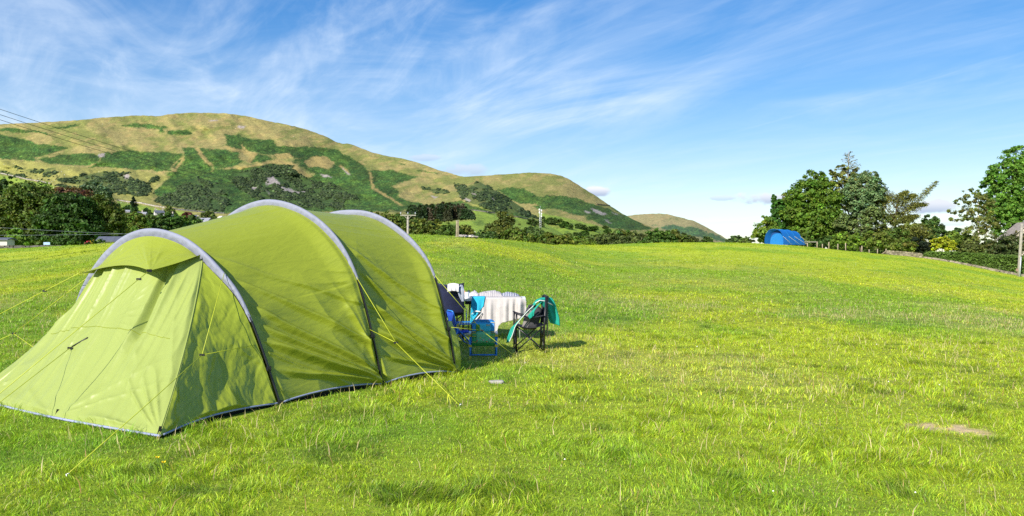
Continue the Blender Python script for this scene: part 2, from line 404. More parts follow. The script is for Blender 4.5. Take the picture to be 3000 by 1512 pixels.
def tz(x, y):
    """ground height"""
    x = np.asarray(x, float); y = np.asarray(y, float)
    yy = np.where(y > 1, y, 1.0); u = np.clip(CX + F * x / yy, -400, 3500)
    u = np.where(y > 1, u, np.where(x > 0, 3500, -400))
    r = np.hypot(x, y); cosf = np.clip(1 / np.hypot(1, (u - CX) / F), 0.5, 1)
    d = r * cosf
    D, H = crest(u)
    s = np.clip((d - 12.5) / (D - 12.5), 0, 1)
    prof = 0.45 * s + 0.55 * s * s * (3 - 2 * s)
    z = H * prof
    plate = 26 * smooth(1850, 2100, u)
    e = np.clip(d - D - plate, 0, None)
    z = z - np.clip(d - D, 0, plate + 1e-6) * 0.010 * (plate > 0)
    fall = np.where(e < 30, 0.003 * e * e, 2.7 + 0.18 * (e - 30))
    z = np.where(d > D, np.maximum(z - fall, FLOOR), z)
    near = smooth(4, 12, r) * (1 - smooth(150, 300, r))
    z = z + near * ((fbm(x * 0.11, y * 0.11, 2, 3) - 0.5) * 0.22 * smooth(10, 26, r) * (0.5 + 0.5 * smooth(20, 60, r)) + (vn(x * 0.7, y * 0.7, 8) - 0.5) * 0.03)
    return z

# field colour: where the sward is lush, yellow or dried out
LUSH = np.array([0.178, 0.325, 0.020]); YEL = np.array([0.365, 0.435, 0.022]); STRAW = np.array([0.52, 0.44, 0.17]); DEEP = np.array([0.050, 0.115, 0.012])
BARE = (G(2770, 1258), G(2880, 1272))
def sward(x, y):
    x = np.asarray(x, float); y = np.asarray(y, float)
    r = np.hypot(x, y)
    a = fbm(x * 0.16 + 3, y * 0.10, 4, 21); b = fbm(x * 0.9, y * 0.55, 3, 31); c = fbm(x * 0.35 + 9, y * 0.20, 4, 41)
    yel = smooth(0.38, 0.62, a * 0.7 + b * 0.3); 
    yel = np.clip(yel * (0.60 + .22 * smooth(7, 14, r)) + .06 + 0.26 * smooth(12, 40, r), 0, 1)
    col = LUSH * (1 - yel)[..., None] + YEL * yel[..., None]
    deep = smooth(0.58, 0.80, fbm(x * 2.6 + 40, y * 2.0, 4, 51)) * 0.55 * (1 - .5 * smooth(12, 30, r))
    col = col * (1 - deep)[..., None] + DEEP * deep[..., None]
    st = smooth(0.52, 0.70, c) * smooth(8, 11, y) * (1 - 0.6 * smooth(25, 60, r)) * 0.16
    bx = (x - BARE[0][0]) / 0.38; by = (y - BARE[0][1]) / 0.26
    bare = smooth(1.25, 0.55, bx * bx + by * by + (b - 0.5) * 1.6 + (vn(x * 9, y * 9, 71) - .5) * 1.5)
    bx = (x - BARE[1][0]) / 0.13; by = (y - BARE[1][1]) / 0.14
    bare = np.maximum(bare, 0.7 * smooth(1.25, 0.5, bx * bx + by * by + (b - 0.5) * 1.4))
    st = np.maximum(st, bare)
    col = col * (1 - st)[..., None] + STRAW * st[..., None]
    return col, yel, st, deep, bare

th_dense = np.linspace(-40, 40, 321); th = np.unique(np.concatenate([np.linspace(-180, -40, 29), th_dense, np.linspace(40, 180, 29)]))
rr = np.concatenate([np.linspace(0.6, 4, 6), np.geomspace(4.4, 130, 190), np.geomspace(134, 420, 40), np.geomspace(450, 9000, 14)])
TH, RR = np.meshgrid(np.radians(th), rr, indexing='ij')
gxx = np.sin(TH) * RR; gyy = np.cos(TH) * RR
gz = tz(gxx, gyy)
cg, yl, st, dp, ba = sward(gxx, gyy)
rg = np.hypot(gxx, gyy)
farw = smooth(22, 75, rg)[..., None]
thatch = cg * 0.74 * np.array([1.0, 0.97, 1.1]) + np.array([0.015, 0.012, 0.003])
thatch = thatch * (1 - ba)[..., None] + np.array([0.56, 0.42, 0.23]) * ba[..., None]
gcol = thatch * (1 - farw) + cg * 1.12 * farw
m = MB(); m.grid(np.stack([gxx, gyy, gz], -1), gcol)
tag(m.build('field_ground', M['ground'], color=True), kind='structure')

# ------------------------------------------------------------------ grass
TENT_FOOT = None   # filled below
def foot_poly():
    return [tuple(G(825, 1187)[:2] * 0.995), tuple(G(1120, 1130)[:2]), tuple(G(1335, 1092)[:2]), (-3.75, 12.4), (-5.5, 9.96), tuple(G(-100, 1165)[:2]), tuple(G(468, 1285)[:2])]
FOOT = foot_poly()
def blades(name, y0, y1, dens, wid, hgt, k, side=0.80, segs=2, straw=False, pts=None):
    n = int(dens * side * (y1 * y1 - y0 * y0))
    y = np.sqrt(RNG.uniform(y0 * y0, y1 * y1, n)); x = y * RNG.uniform(-side, side, n)
    if pts is not None: x, y = pts
    keep = ~in_poly(x, y, FOOT)
    x = x[keep]; y = y[keep]
    col, yel, stw, deep, bare = sward(x, y)
    kp = RNG.random(len(x)) > bare * 0.90
    if straw:
        kp &= RNG.random(len(x)) < np.clip(0.10 + 1.6 * stw + 0.25 * (vn(x * 0.6, y * 0.4, 77) > 0.62), 0, 1)
    x, y, col, yel, stw, deep = x[kp], y[kp], col[kp], yel[kp], stw[kp], deep[kp]
    n = len(x); z = tz(x, y) - 0.004
    # tussocks share a leaning direction
    tx = fbm(x * 2.2, y * 2.2, 2, 61)
    tuft = fbm(x * 2.3, y * 2.0, 2, 91)
    lean_dir = tx * 16 + RNG.normal(0, 1, n) * (1.7 - 1.1 * smooth(.45, .62, tuft))
    h = hgt * RNG.uniform(0.5, 1.3, n) * (0.58 + 1.0 * smooth(0.40, 0.68, tuft)) * (1 + 0.5 * deep) * (1 - 0.35 * stw)
    if straw: h = hgt * RNG.uniform(0.5, 1.2, n)
    wd = wid * RNG.uniform(0.6, 1.3, n)
    bend = RNG.uniform(0.35, 1.25, n) * h * (0.85 if not straw else 0.6)
    if not straw: bend = bend * (1 + .25 * smooth(.45, .62, tuft))
    dx, dy = np.cos(lean_dir) * bend, np.sin(lean_dir) * bend
    fa = RNG.uniform(0, 2 * math.pi, n); wx, wy = np.cos(fa) * wd / 2, np.sin(fa) * wd / 2
    hz = np.sqrt(np.maximum(h * h - bend * bend * 0.75, 0.12 * h * h))
    P0 = np.stack([x, y, z], 1); A = np.stack([wx, wy, 0 * wx], 1)
    P1 = P0 + np.stack([dx * 0.3, dy * 0.3, hz * 0.6], 1); P2 = P0 + np.stack([dx, dy, hz], 1)
    V = np.stack([P0 - A, P0 + A, P1 + A * 0.8, P1 - A * 0.8, P2], 1)
    base = np.arange(n)[:, None] * 5
    Q = base + np.array([[0, 1, 2, 3]]); T = base + np.array([[3, 2, 4]])
    if straw:
        c = np.array([0.74, 0.60, 0.32]) * RNG.uniform(0.65, 1.15, (n, 1)) * np.array([1, 1, 1])
        c = np.where((RNG.random(n) < 0.15)[:, None], np.array([0.42, 0.25, 0.10]), c)
        CC = np.repeat(c[:, None, :], 5, 1)
    else:
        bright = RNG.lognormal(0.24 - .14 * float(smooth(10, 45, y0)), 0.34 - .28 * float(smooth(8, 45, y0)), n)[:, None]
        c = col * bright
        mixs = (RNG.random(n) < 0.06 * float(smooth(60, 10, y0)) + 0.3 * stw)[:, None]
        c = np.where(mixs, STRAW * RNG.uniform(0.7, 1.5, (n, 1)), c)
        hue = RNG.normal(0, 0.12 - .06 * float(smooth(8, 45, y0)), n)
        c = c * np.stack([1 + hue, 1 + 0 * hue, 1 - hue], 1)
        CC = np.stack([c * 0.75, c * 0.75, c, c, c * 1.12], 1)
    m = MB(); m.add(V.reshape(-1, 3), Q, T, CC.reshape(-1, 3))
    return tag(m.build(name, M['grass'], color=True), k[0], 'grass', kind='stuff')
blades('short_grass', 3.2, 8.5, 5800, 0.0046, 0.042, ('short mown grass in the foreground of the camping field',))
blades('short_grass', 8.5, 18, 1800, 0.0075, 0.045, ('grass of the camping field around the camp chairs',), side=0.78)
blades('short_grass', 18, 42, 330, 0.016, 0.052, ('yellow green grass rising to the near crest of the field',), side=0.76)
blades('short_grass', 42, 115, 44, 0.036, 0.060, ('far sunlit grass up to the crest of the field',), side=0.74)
hx, hy = [], []
for a_, b_ in ((2, 1), (1, 0), (0, 6), (6, 5)):
    A_, B_ = np.array(FOOT[a_]), np.array(FOOT[b_]); L_ = np.linalg.norm(B_ - A_); k_ = int(420 * L_); t_ = RNG.random(k_); dv = (B_ - A_) / L_; o_ = np.array([-dv[1], dv[0]])
    cen_ = np.mean(np.array(FOOT), 0); o_ = o_ if (A_ - cen_) @ o_ > 0 else -o_; off_ = np.abs(RNG.normal(.03, .07, k_))
    q_ = A_ + (B_ - A_) * t_[:, None] + o_ * off_[:, None]; sel_ = RNG.random(k_) < smooth(.35, .6, vn(t_ * L_ * 2.5 + a_ * 7, t_ * 0, 19)) * .8 + .2; hx.append(q_[sel_, 0]); hy.append(q_[sel_, 1])
blades('short_grass', 5, 6, 1, 0.0055, 0.085, ('longer uncut grass along the hem of the green tent',), pts=(np.concatenate(hx), np.concatenate(hy)))
blades('dry_grass_stalk', 4, 26, 95, 0.0060, 0.14, ('thin straw coloured dry grass stalks scattered in the field',), straw=True)

n_ = 300; y_ = np.sqrt(RNG.uniform(16, 60 ** 2, n_)); x_ = y_ * RNG.uniform(-.75, .75, n_); k_ = ~in_poly(x_, y_, FOOT); x_, y_ = x_[k_], y_[k_]; m = MB()
for a_, b_ in zip(x_, y_):
    z_ = float(tz(a_, b_)); q_ = RNG.uniform(.006, .010) * (1 + b_ / 60); an = np.linspace(0, 2 * math.pi, 6, endpoint=False); h_ = RNG.uniform(.03, .06)
    m.add(np.vstack([[(a_, b_, z_ + h_ + q_)], np.stack([a_ + q_ * np.cos(an), b_ + q_ * np.sin(an), np.full(6, z_ + h_)], 1), [(a_, b_, z_ + h_ - q_)]]), None, [(0, 1 + i, 1 + (i + 1) % 6) for i in range(6)] + [(7, 1 + (i + 1) % 6, 1 + i) for i in range(6)])
tag(m.build('clover_flower', plain('white_clover', (.72, .70, .62), .8, .1)), 'tiny white clover heads scattered through the field', 'flowers', kind='stuff')
# ------------------------------------------------------------------ hills
def poly_c(pts, sx, ox, sy, oy): return [(x * sx + ox, y * sy + oy) for x, y in pts]
c1_ = lambda p: poly_c(p, 0.3882, 0, 0.3882, 250)
c2_ = lambda p: poly_c(p, 0.50466, 900, 0.5044, 400)
c4_ = lambda p: poly_c(p, 0.2329, 1600, 0.2328, 560)
BRACKEN1 = [c1_(p) for p in (
    [(-400, 340), (0, 370), (120, 395), (300, 440), (510, 465), (490, 490), (330, 530), (250, 545), (275, 572), (0, 558), (-400, 540)],
    [(-200, 318), (0, 320), (180, 330), (330, 350), (450, 385), (300, 362), (0, 345), (-200, 340)],
    [(380, 318), (470, 310), (590, 290), (600, 298), (540, 318), (440, 330)],
    [(890, 300), (1080, 285), (1290, 315), (1225, 328), (1240, 360), (1198, 358), (1205, 327), (1000, 320)],
    [(1255, 340), (1390, 338), (1460, 365), (1390, 382), (1265, 368)],
    [(270, 560), (450, 525), (700, 515), (750, 540), (740, 590), (650, 605), (470, 600), (350, 585)],
    [(800, 508), (1000, 490), (1370, 515), (1375, 545), (1310, 590), (1290, 650), (1100, 640), (900, 625), (650, 620), (740, 590), (770, 545)],
    [(1370, 470), (1480, 470), (1520, 540), (1600, 610), (1560, 690), (1270, 690), (1240, 665), (1320, 650), (1330, 590), (1400, 535)],
    [(1510, 470), (1700, 490), (1790, 500), (1830, 570), (1760, 615), (1630, 640), (1600, 600), (1540, 540)],
    [(1700, 370), (1790, 375), (1880, 400), (2060, 415), (2090, 460), (2400, 470), (2480, 500), (2300, 560), (2100, 540), (1900, 500), (1845, 490), (1820, 440), (1835, 495), (1690, 450), (1720, 410)],
    [(1890, 560), (1950, 515), (2050, 540), (2080, 565), (1900, 590)],
    [(1160, 800), (1280, 690), (1600, 640), (1850, 625), (2050, 592), (2160, 600), (2300, 690), (2600, 800), (2600, 940), (1680, 965), (1240, 910)],
    [(2200, 570), (2330, 540), (2450, 620), (2600, 600), (2600, 780), (2400, 690)])]
BRACKEN1 += [c2_(p) for p in (
    [(-20, 60), (160, 70), (300, 150), (360, 200), (480, 190), (640, 232), (500, 290), (560, 370), (700, 400), (900, 370), (960, 405), (1100, 450), (1300, 440), (1345, 475), (1200, 468), (960, 432), (600, 430), (-20, 440), (-20, 250), (130, 190), (160, 150), (30, 113)],
    [(530, 152), (570, 158), (550, 166)], [(640, 198), (760, 208), (770, 214), (650, 206)])]
GORSE1 = [c1_(p) for p in (
    [(1160, 880), (1350, 780), (1500, 700), (1640, 760), (1720, 880), (1700, 965), (1240, 910)],
    [(1750, 735), (1800, 660), (2050, 592), (2160, 600), (2290, 690), (2600, 800), (2600, 935), (2200, 920), (1900, 850)],
    [(440, 710), (600, 680), (800, 655), (940, 660), (1000, 700), (1130, 740), (1140, 800), (1060, 835), (900, 820), (700, 770), (560, 750)],
    [(1120, 700), (1200, 705), (1180, 735), (1130, 730)],
    [(-300, 640), (0, 645), (180, 675), (195, 700), (0, 668), (-300, 660)], [(190, 640), (300, 628), (420, 628), (430, 645), (240, 665)],
    [(100, 615), (180, 625), (170, 638), (110, 625)], [(320, 650), (440, 660), (400, 690), (330, 680)], [(390, 745), (540, 775), (560, 800), (420, 765)])]
GORSE1 += [c2_(p) for p in (
    [(-20, 245), (120, 270), (250, 330), (330, 360), (0, 412), (-20, 410)], [(650, 295), (760, 305), (830, 320), (800, 335), (680, 315)],
    [(860, 270), (930, 290), (1000, 260), (1100, 320), (1200, 380), (1340, 472), (1230, 452), (1100, 440), (960, 392), (880, 350)])]
SCREE1 = [c1_(p) for p in ([(2010, 700), (2060, 683), (2130, 760), (2240, 803), (2320, 795), (2310, 815), (2200, 815), (2130, 785), (2080, 735), (2010, 757)],
                          [(1890, 768), (1945, 770), (1920, 805)], [(1800, 305), (1850, 310), (1840, 325), (1800, 318)], [(730, 515), (795, 515), (780, 540), (750, 545)],
                          [(930, 675), (975, 670), (985, 700), (950, 705)], [(2410, 665), (2500, 690), (2440, 690)], [(2000, 785), (2060, 825), (2040, 828)], [(1590, 262), (1640, 262), (1630, 270), (1595, 270)])]
SCREE1 += [c2_(p) for p in ([(1040, 338), (1112, 378), (1080, 382)], [(945, 322), (1000, 342), (985, 352)], [(880, 340), (950, 372), (930, 382)], [(80, 215), (135, 228), (100, 236)], [(720, 345), (760, 352), (740, 362)], [(200, 175), (250, 220), (235, 222)])]
TAN1 = [c1_(p) for p in ([(1780, 625), (1900, 600), (2100, 560), (2200, 580), (2350, 690), (2290, 690), (2160, 598), (2050, 590), (1900, 612), (1800, 640)],
                        [(1470, 470), (1500, 470), (1540, 540), (1610, 600), (1580, 605), (1510, 540)], [(1820, 440), (1870, 500), (1940, 515), (1890, 590), (1860, 585), (1880, 530), (1690, 470), (1700, 455), (1830, 490)],
                        [(2290, 575), (2400, 535), (2520, 590), (2480, 640), (2400, 610), (2330, 620)], [(2060, 520), (2190, 515), (2220, 545), (2100, 555)], [(1385, 540), (1300, 650), (1320, 650), (1395, 560)])]
TAN1 += [c2_(p) for p in ([(30, 120), (110, 115), (150, 150), (100, 190), (55, 170)], [(190, 160), (250, 215), (240, 222), (185, 172)], [(360, 205), (372, 205), (388, 300), (374, 300)], [(370, 300), (400, 300), (560, 400), (545, 402)])]
PAST1 = [c1_(p) for p in ([(-400, 600), (-400, 660), (0, 678), (370, 745), (470, 790), (0, 830), (-400, 830)], [(880, 870), (960, 890), (1060, 900), (1240, 945), (1390, 955), (1390, 985), (900, 960)])]
PAST1 += [c2_(p) for p in ([(955, 428), (1335, 492), (1500, 520), (1600, 700), (300, 700), (740, 500), (980, 490)],)]
PASTPALE1 = [c1_(p) for p in ([(-400, 556), (0, 556), (270, 575), (480, 605), (650, 622), (1000, 632), (1270, 690), (1180, 760), (1130, 900), (900, 860), (560, 760), (370, 742), (0, 662), (-400, 650)],)]
BRACKEN2 = [c2_(p) for p in ([(1100, 312), (1150, 298), (1260, 300), (1345, 350), (1400, 338), (1560, 355), (1680, 400), (1760, 425), (1900, 490), (2010, 545), (1850, 545), (1750, 530), (1600, 462), (1450, 425), (1370, 405), (1300, 390), (1230, 392)],
                             [(1300, 400), (1480, 405), (1500, 425), (1330, 420)], [(1760, 408), (1800, 420), (2010, 540), (1960, 540)])]
SCREE2 = [c4_(p) for p in ([(560, 215), (640, 240), (760, 290), (700, 300), (600, 260)], [(480, 240), (560, 270), (520, 290)], [(700, 340), (820, 400), (780, 400)], [(800, 250), (860, 290), (980, 330), (900, 300)])]
PAST2 = [c2_(p) for p in ([(1340, 440), (1500, 472), (1690, 520), (1790, 545), (1700, 560), (1500, 530), (1350, 490)], [(1300, 520), (1900, 560), (2100, 700), (1300, 700)])]
BRACKEN3 = [c4_(p) for p in ([(1330, 425), (1400, 425), (1380, 440)], [(1430, 460), (1500, 430), (1620, 420), (1740, 465), (1800, 445), (1860, 455), (2000, 500), (2100, 530), (2310, 635), (2240, 640), (2000, 600), (1700, 540), (1500, 490)], [(1660, 325), (1780, 365), (1700, 345)])]
RIDGE1 = [(-700, 400), (-150, 372), (0, 364), (100, 360), (200, 354), (300, 345), (400, 338), (470, 340), (500, 334), (560, 330), (660, 332), (720, 340), (800, 358), (830, 362), (900, 380), (960, 402), (991, 420), (1026, 421), (1067, 438), (1112, 453), (1183, 465), (1223, 476), (1284, 498), (1349, 516), (1390, 524), (1405, 532), (1455, 561), (1505, 592), (1576, 640), (1660, 692), (1760, 742), (1800, 752)]
RIDGE2 = [(1150, 560), (1300, 525), (1349, 518), (1430, 514), (1500, 509), (1560, 505), (1620, 509), (1660, 520), (1700, 545), (1723, 560), (1749, 576), (1786, 602), (1833, 632), (1879, 653), (1914, 668), (1990, 695), (2080, 720), (2200, 740)]
RIDGE3 = [(1760, 665), (1835, 632), (1879, 627), (1945, 626), (1982, 634), (2038, 648), (2080, 672), (2136, 704), (2200, 735), (2300, 752)]

def ridge_y(u, pts):
    p = np.array(pts, float); y = 0
    for k in (-9, 0, 9): y = y + np.interp(np.asarray(u) + k, p[:, 0], p[:, 1])
    return y / 3
def hill_spec(i):
    if i == 1: return RIDGE1, 772.0, lambda u: 330 + 0 * u, lambda u: 2250 - 900 * smooth(900, 1650, u), 5
    if i == 2: return RIDGE2, 765.0, lambda u: 1150 + 0 * u, lambda u: 2900 + 0 * u, 15
    return RIDGE3, 765.0, lambda u: 4200 + 0 * u, lambda u: 6000 + 0 * u, 25
def hill_depth(i, u, py):
    R, b, d0, d1, sd = hill_spec(i)
    u = np.asarray(u, float); py = np.asarray(py, float)
    t = np.clip((b - py) / (b - ridge_y(u, R)), 0, 1)
    d = d0(u) + (d1(u) - d0(u)) * (0.55 * t + 0.45 * np.sqrt(t))
    k = {1: 1.0, 2: 0.45, 3: 0.45}[i]
    rel = (fbm(u / 210.0, py / 90.0, 4, sd) - 0.5) * 0.15 + (fbm((u - py * 0.9) / 46.0, (py + 0.25 * u) / 120.0, 3, sd + 3) - 0.5) * 0.030
    rel = rel * (1 - .5 * smooth(.6, 1, t)) + (fbm(u / 16., py / 8., 3, sd + 9) - 0.5) * 0.003
    if i == 1: # the craggy knoll above the tent
        rel = rel - 0.045 * np.exp(-((u - 815) / 75) ** 2 - ((py - 500) / 45) ** 2) - 0.05 * np.exp(-((u - 1420) / 50) ** 2 - ((py - 570) / 40) ** 2)
    return d * (1 + k * rel * smooth(0.0, 0.15, t))
def hill_pt(i, px, py): return at(px, py, float(hill_depth(i, np.array([px]), np.array([py]))[0]))

def soft(polys, u, py, seed, warp=7.0):
    out_ = np.zeros(u.shape)
    for q, (k, wt) in enumerate(((0.7, .40), (1.15, .35), (1.7, .25))):        # ragged, interleaving edges
        sd = seed + 31 * q * (q > 0)
        wu = u + (fbm(u / 22., py / 14., 4, seed) - 0.5) * warp * 2.6 * k + (fbm(u / 5., py / 3., 3, sd + 2) - .5) * 12 * k
        wp = py + (fbm(u / 22. + 50, py / 14., 4, seed + 1) - 0.5) * warp * 1.3 * k + (fbm(u / 5., py / 3., 3, sd + 3) - .5) * 7 * k
        mk = np.zeros(u.shape, bool)
        for p in polys: mk |= in_poly(wu, wp, p)
        out_ += wt * mk
    return out_
GORSE_PTS = []
def hill(i, u0, u1, nu, rows, name, bracken, gorse, scree, tan, past, pale):
    R, b, d0, d1, sd = hill_spec(i)
    us = np.linspace(u0, u1, nu); ts = np.linspace(0, 1, rows)
    Ug, Tg = np.meshgrid(us, ts, indexing='ij')
    ry = ridge_y(us, R)[:, None] + (fbm(us / 12., us * 0, 3, sd + 30)[:, None] - 0.5) * 2.5
    PY = b + (ry - b) * Tg
    Dp = hill_depth(i, Ug, PY)
    P = np.stack([(Ug - CX) / F * Dp, Dp, CH + (CY - PY) / F * Dp], -1)
    # colours
    n1 = fbm(Ug / 60., PY / 22., 5, sd + 40); n2 = fbm(Ug / 9., PY / 4., 4, sd + 50); n3 = fbm((Ug - 1.4 * PY) / 30., (PY + .3 * Ug) / 8., 4, sd + 60)
    tanc = np.array([0.275, 0.235, 0.082]); tand = np.array([0.180, 0.192, 0.050]); olive = np.array([0.21, 0.22, 0.045])
    a = smooth(0.38, 0.62, n1)[..., None]; c = tanc * a + tand * (1 - a)
    a = (smooth(0.5, 0.75, n3) * 0.6)[..., None]; c = c * (1 - a) + np.array([0.34, 0.255, 0.095]) * a
    a = (smooth(0.75, 0.0, Tg) * 0.75 * smooth(0.3, 0.6, n2 * .5 + n1 * .5))[..., None]; c = c * (1 - a) + olive * a
    grain = np.random.default_rng(sd).lognormal(0, .10, Ug.shape + (1,))
    def lay(mask, colr, k=1.0):
        nonlocal c
        mk = (mask * k)[..., None]; c = c * (1 - mk) + np.asarray(colr) * mk
    if i == 1: lay(smooth(585, 610, PY) * smooth(1230, 1300, Ug), (0.215, 0.245, 0.045), 0.9)
    if i == 2: lay(smooth(625, 650, PY + (Ug - 1600) * -0.18), (0.22, 0.26, 0.045), 0.9)
    lay(soft(pale, Ug, PY, sd + 1, 4), np.array([0.27, 0.26, 0.065]), 0.85)
    lay(soft(past, Ug, PY, sd + 2, 2), (0.20, 0.29, 0.035), 0.9)
    bm = soft(bracken, Ug, PY, sd + 4, 7)
    bcol = np.array([0.042, 0.092, 0.016])[None, None] * (0.55 + 0.9 * n2)[..., None] * grain ** 2.2
    bcol = bcol * (1 + 0.9 * (n1 - 0.5))[..., None] * np.stack([1 + .9 * (n3 - .35), 1 + .25 * (n3 - .35), 1 + 0 * n3], -1)
    mk = bm[..., None]; c = c * (1 - mk) + bcol * mk
    # bracken also creeps thinly into the grass nearby
    thin = smooth(0.60, 0.72, fbm(Ug / 26., PY / 9., 4, sd + 70)) * smooth(0.72, 0.35, Tg) * 0.65 * (1 - bm)
    if i == 1: thin = thin * smooth(800, 1000, Ug) * .7 + thin * 0.4
    mk = thin[..., None]; c = c * (1 - mk) + bcol * mk
    gm = soft(gorse, Ug, PY, sd + 6, 9) if gorse else np.zeros_like(Ug)
    mk = (gm * 0.75)[..., None]; c = c * (1 - mk) + np.array([0.05, 0.088, 0.022]) * mk
    lay(soft(tan, Ug, PY, sd + 7, 3) if tan else 0 * Ug, (0.33, 0.25, 0.085), 0.85)
    lay(soft(scree, Ug, PY, sd + 8, 3), np.array([0.34, 0.29, 0.27]), 0.9)
    c = c * grain
    if i == 3: c = c * 0.9 + np.array([0.02, 0.025, 0.035])  # bluish haze mixed into the far fell's colour
    # the back of the hill, out of sight
    back = [P[:, -1] + np.stack([P[:, -1, 0] / P[:, -1, 1] * k, np.full(nu, k), -k * s * np.ones(nu)], 1) for k, s in ((60, .05), (300, .15), (1200, .32))]
    P = np.concatenate([P, np.stack(back, 1)], 1); c = np.concatenate([c, np.repeat(c[:, -1:], 3, 1)], 1)
    m = MB(); m.grid(P, c); o = m.build(name, M['hill'], color=True); tag(o, kind='structure')
    return us, ts, PY, gm, Dp, Tg, bm
h1 = hill(1, -420, 1800, 860, 250, 'near_fell', BRACKEN1, GORSE1, SCREE1, TAN1, PAST1, PASTPALE1)
h2 = hill(2, 1160, 2200, 420, 140, 'middle_fell', BRACKEN2, None, SCREE2, None, PAST2, [])
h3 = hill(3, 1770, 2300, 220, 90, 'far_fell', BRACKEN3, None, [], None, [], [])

# gorse: one mass of low bushes on the fell
def ico():
    import bmesh
    bm = bmesh.new(); bmesh.ops.create_icosphere(bm, subdivisions=1, radius=1.0)
    V = np.array([v.co[:] for v in bm.verts]); T = np.array([[v.index for v in f.verts] for f in bm.faces]); bm.free()
    return V, T
IV, IT = ico()
def bush_mass(pts, size, colr, name, label, seed):
    rng = np.random.default_rng(seed); n = len(pts)
    V = np.repeat(IV[None], n, 0) * (1 + rng.normal(0, 0.22, (n, len(IV), 1)))
    s = size * rng.uniform(0.5, 1.35, n)
    V = V * (s[:, None, None] * np.array([1.15, 1.15, 0.85]))
    V = V + pts[:, None, :] + np.array([0, 0, 0.25])
    T = (IT[None] + (np.arange(n) * len(IV))[:, None, None]).reshape(-1, 3)
    c = np.asarray(colr) * rng.lognormal(0, 0.35, (n, 1)); c = np.repeat(c[:, None], len(IV), 1) * rng.uniform(0.75, 1.3, (n, len(IV), 1))
    m = MB(); m.add(V.reshape(-1, 3), None, T, c.reshape(-1, 3))
    return tag(m.build(name, M['leaf'], color=True, shade=False), label, 'scrub', kind='stuff')
us, ts, PY, gm, Dp, Tg, bm1 = h1
ii = np.argwhere(gm > 0.5); sel = RNG.choice(len(ii), 9000, replace=True)
u_ = us[ii[sel, 0]] + RNG.uniform(-1.5, 1.5, 9000); py_ = PY[ii[sel, 0], ii[sel, 1]] + RNG.uniform(-1.2, 1.2, 9000)
okm = (fbm(u_ / 30., py_ / 16., 3, 222) > 0.40) & (soft(SCREE1, u_, py_, 13, 3) < 0.5); u_ = u_[okm]; py_ = py_[okm]
d_ = hill_depth(1, u_, py_)
gp = np.stack([(u_ - CX) / F * d_, d_, CH + (CY - py_) / F * d_], 1)
bush_mass(gp, 2.6, (0.060, 0.092, 0.030), 'gorse_scrub', 'dark gorse scrub covering the lower slope of the fell', 5)
# odd bushes scattered in the pale pasture on the left
uu = RNG.uniform(0, 480, 260); pp = RNG.uniform(488, 570, 260)
k = (pp > 485 + 0.17 * uu) & (pp < 520 + 0.21 * uu) ; uu = uu[k]; pp = pp[k]; dd = hill_depth(1, uu, pp)
bush_mass(np.stack([(uu - CX) / F * dd, dd, CH + (CY - pp) / F * dd], 1), 2.0, (0.030, 0.055, 0.020), 'gorse_scrub', 'scattered gorse bushes dotted over the pale pasture', 6)

# field walls on the fell
def stone_course(path, h, th, stone, seed, col=(0.36, 0.32, 0.28), base=None):
    """a dry stone wall: courses of separate irregular stones"""
    rng = np.random.default_rng(seed); m = MB()
    path = np.asarray(path, float)
    for a, b in zip(path[:-1], path[1:]):
        L = np.linalg.norm((b - a)[:2]); ang = math.atan2(b[1] - a[1], b[0] - a[0]); nc = max(1, int(round(h / (stone * 0.62))))
        for c in range(nc):
            s = 0.0
            while s < L:
                w_ = stone * rng.uniform(0.6, 1.6); t = min((s + w_ / 2) / L, 1.0); p = a + (b - a) * t
                hh = h / nc
                hj = hh * rng.uniform(0.8, 1.15)
                m.box((p[0] + rng.normal(0, th * .05), p[1] + rng.normal(0, th * .05), p[2] + hh * (c + .5) + rng.normal(0, hh * .06)), (w_ * 0.97, th * rng.uniform(0.8, 1.1), hj), ang + rng.normal(0, .05),
                      np.asarray(col) * rng.uniform(0.6, 1.35) * np.array([1, rng.uniform(.95, 1.02), rng.uniform(.88, 1.02)]), rng.normal(0, .04))
                s += w_
    return m
def wall_on_hill(i, pts, label, h=2.4, seed=3, col=(0.36, 0.33, 0.30), stone=2.5):
    P = []
    for (a, b) in zip(pts[:-1], pts[1:]):
        for t in np.linspace(0, 1, 8, endpoint=False): P.append(hill_pt(i, a[0] + (b[0] - a[0]) * t, a[1] + (b[1] - a[1]) * t))
    P.append(hill_pt(i, *pts[-1])); P = np.array(P); P[:, 2] -= 0.6
    o = stone_course(P, h, 1.6, stone, seed, col).build('stone_wall', M['stone'], color=True, shade=False)
    return tag(o, label, 'wall', 'field walls on the fells')
wall_on_hill(1, c1_([(-300, 610), (0, 664), (120, 690), (200, 710), (300, 725), (380, 742)]), 'long pale field wall slanting down the pasture at the far left')
wall_on_hill(1, c1_([(880, 868), (960, 880), (1060, 890), (1150, 910), (1240, 925)]), 'grey field wall above the bright green paddock by the village', 2.2)
wall_on_hill(1, c1_([(1250, 930), (1400, 945), (1560, 962), (1690, 968)]), 'dark field wall under the gorse slope just above the village roofs', 2.2, 4, (0.12, 0.12, 0.12))
wall_on_hill(1, c2_([(955, 428), (1060, 442), (1160, 460), (1240, 473), (1320, 490)]), 'thin dark wall along the foot of the fell beside the mast', 2.0, 5, (0.14, 0.13, 0.12))
wall_on_hill(2, c4_([(640, 170), (700, 178), (760, 182), (800, 188)]), 'short wall across the tan skyline of the middle fell', 4.0, 6, (0.2, 0.16, 0.11), 6)

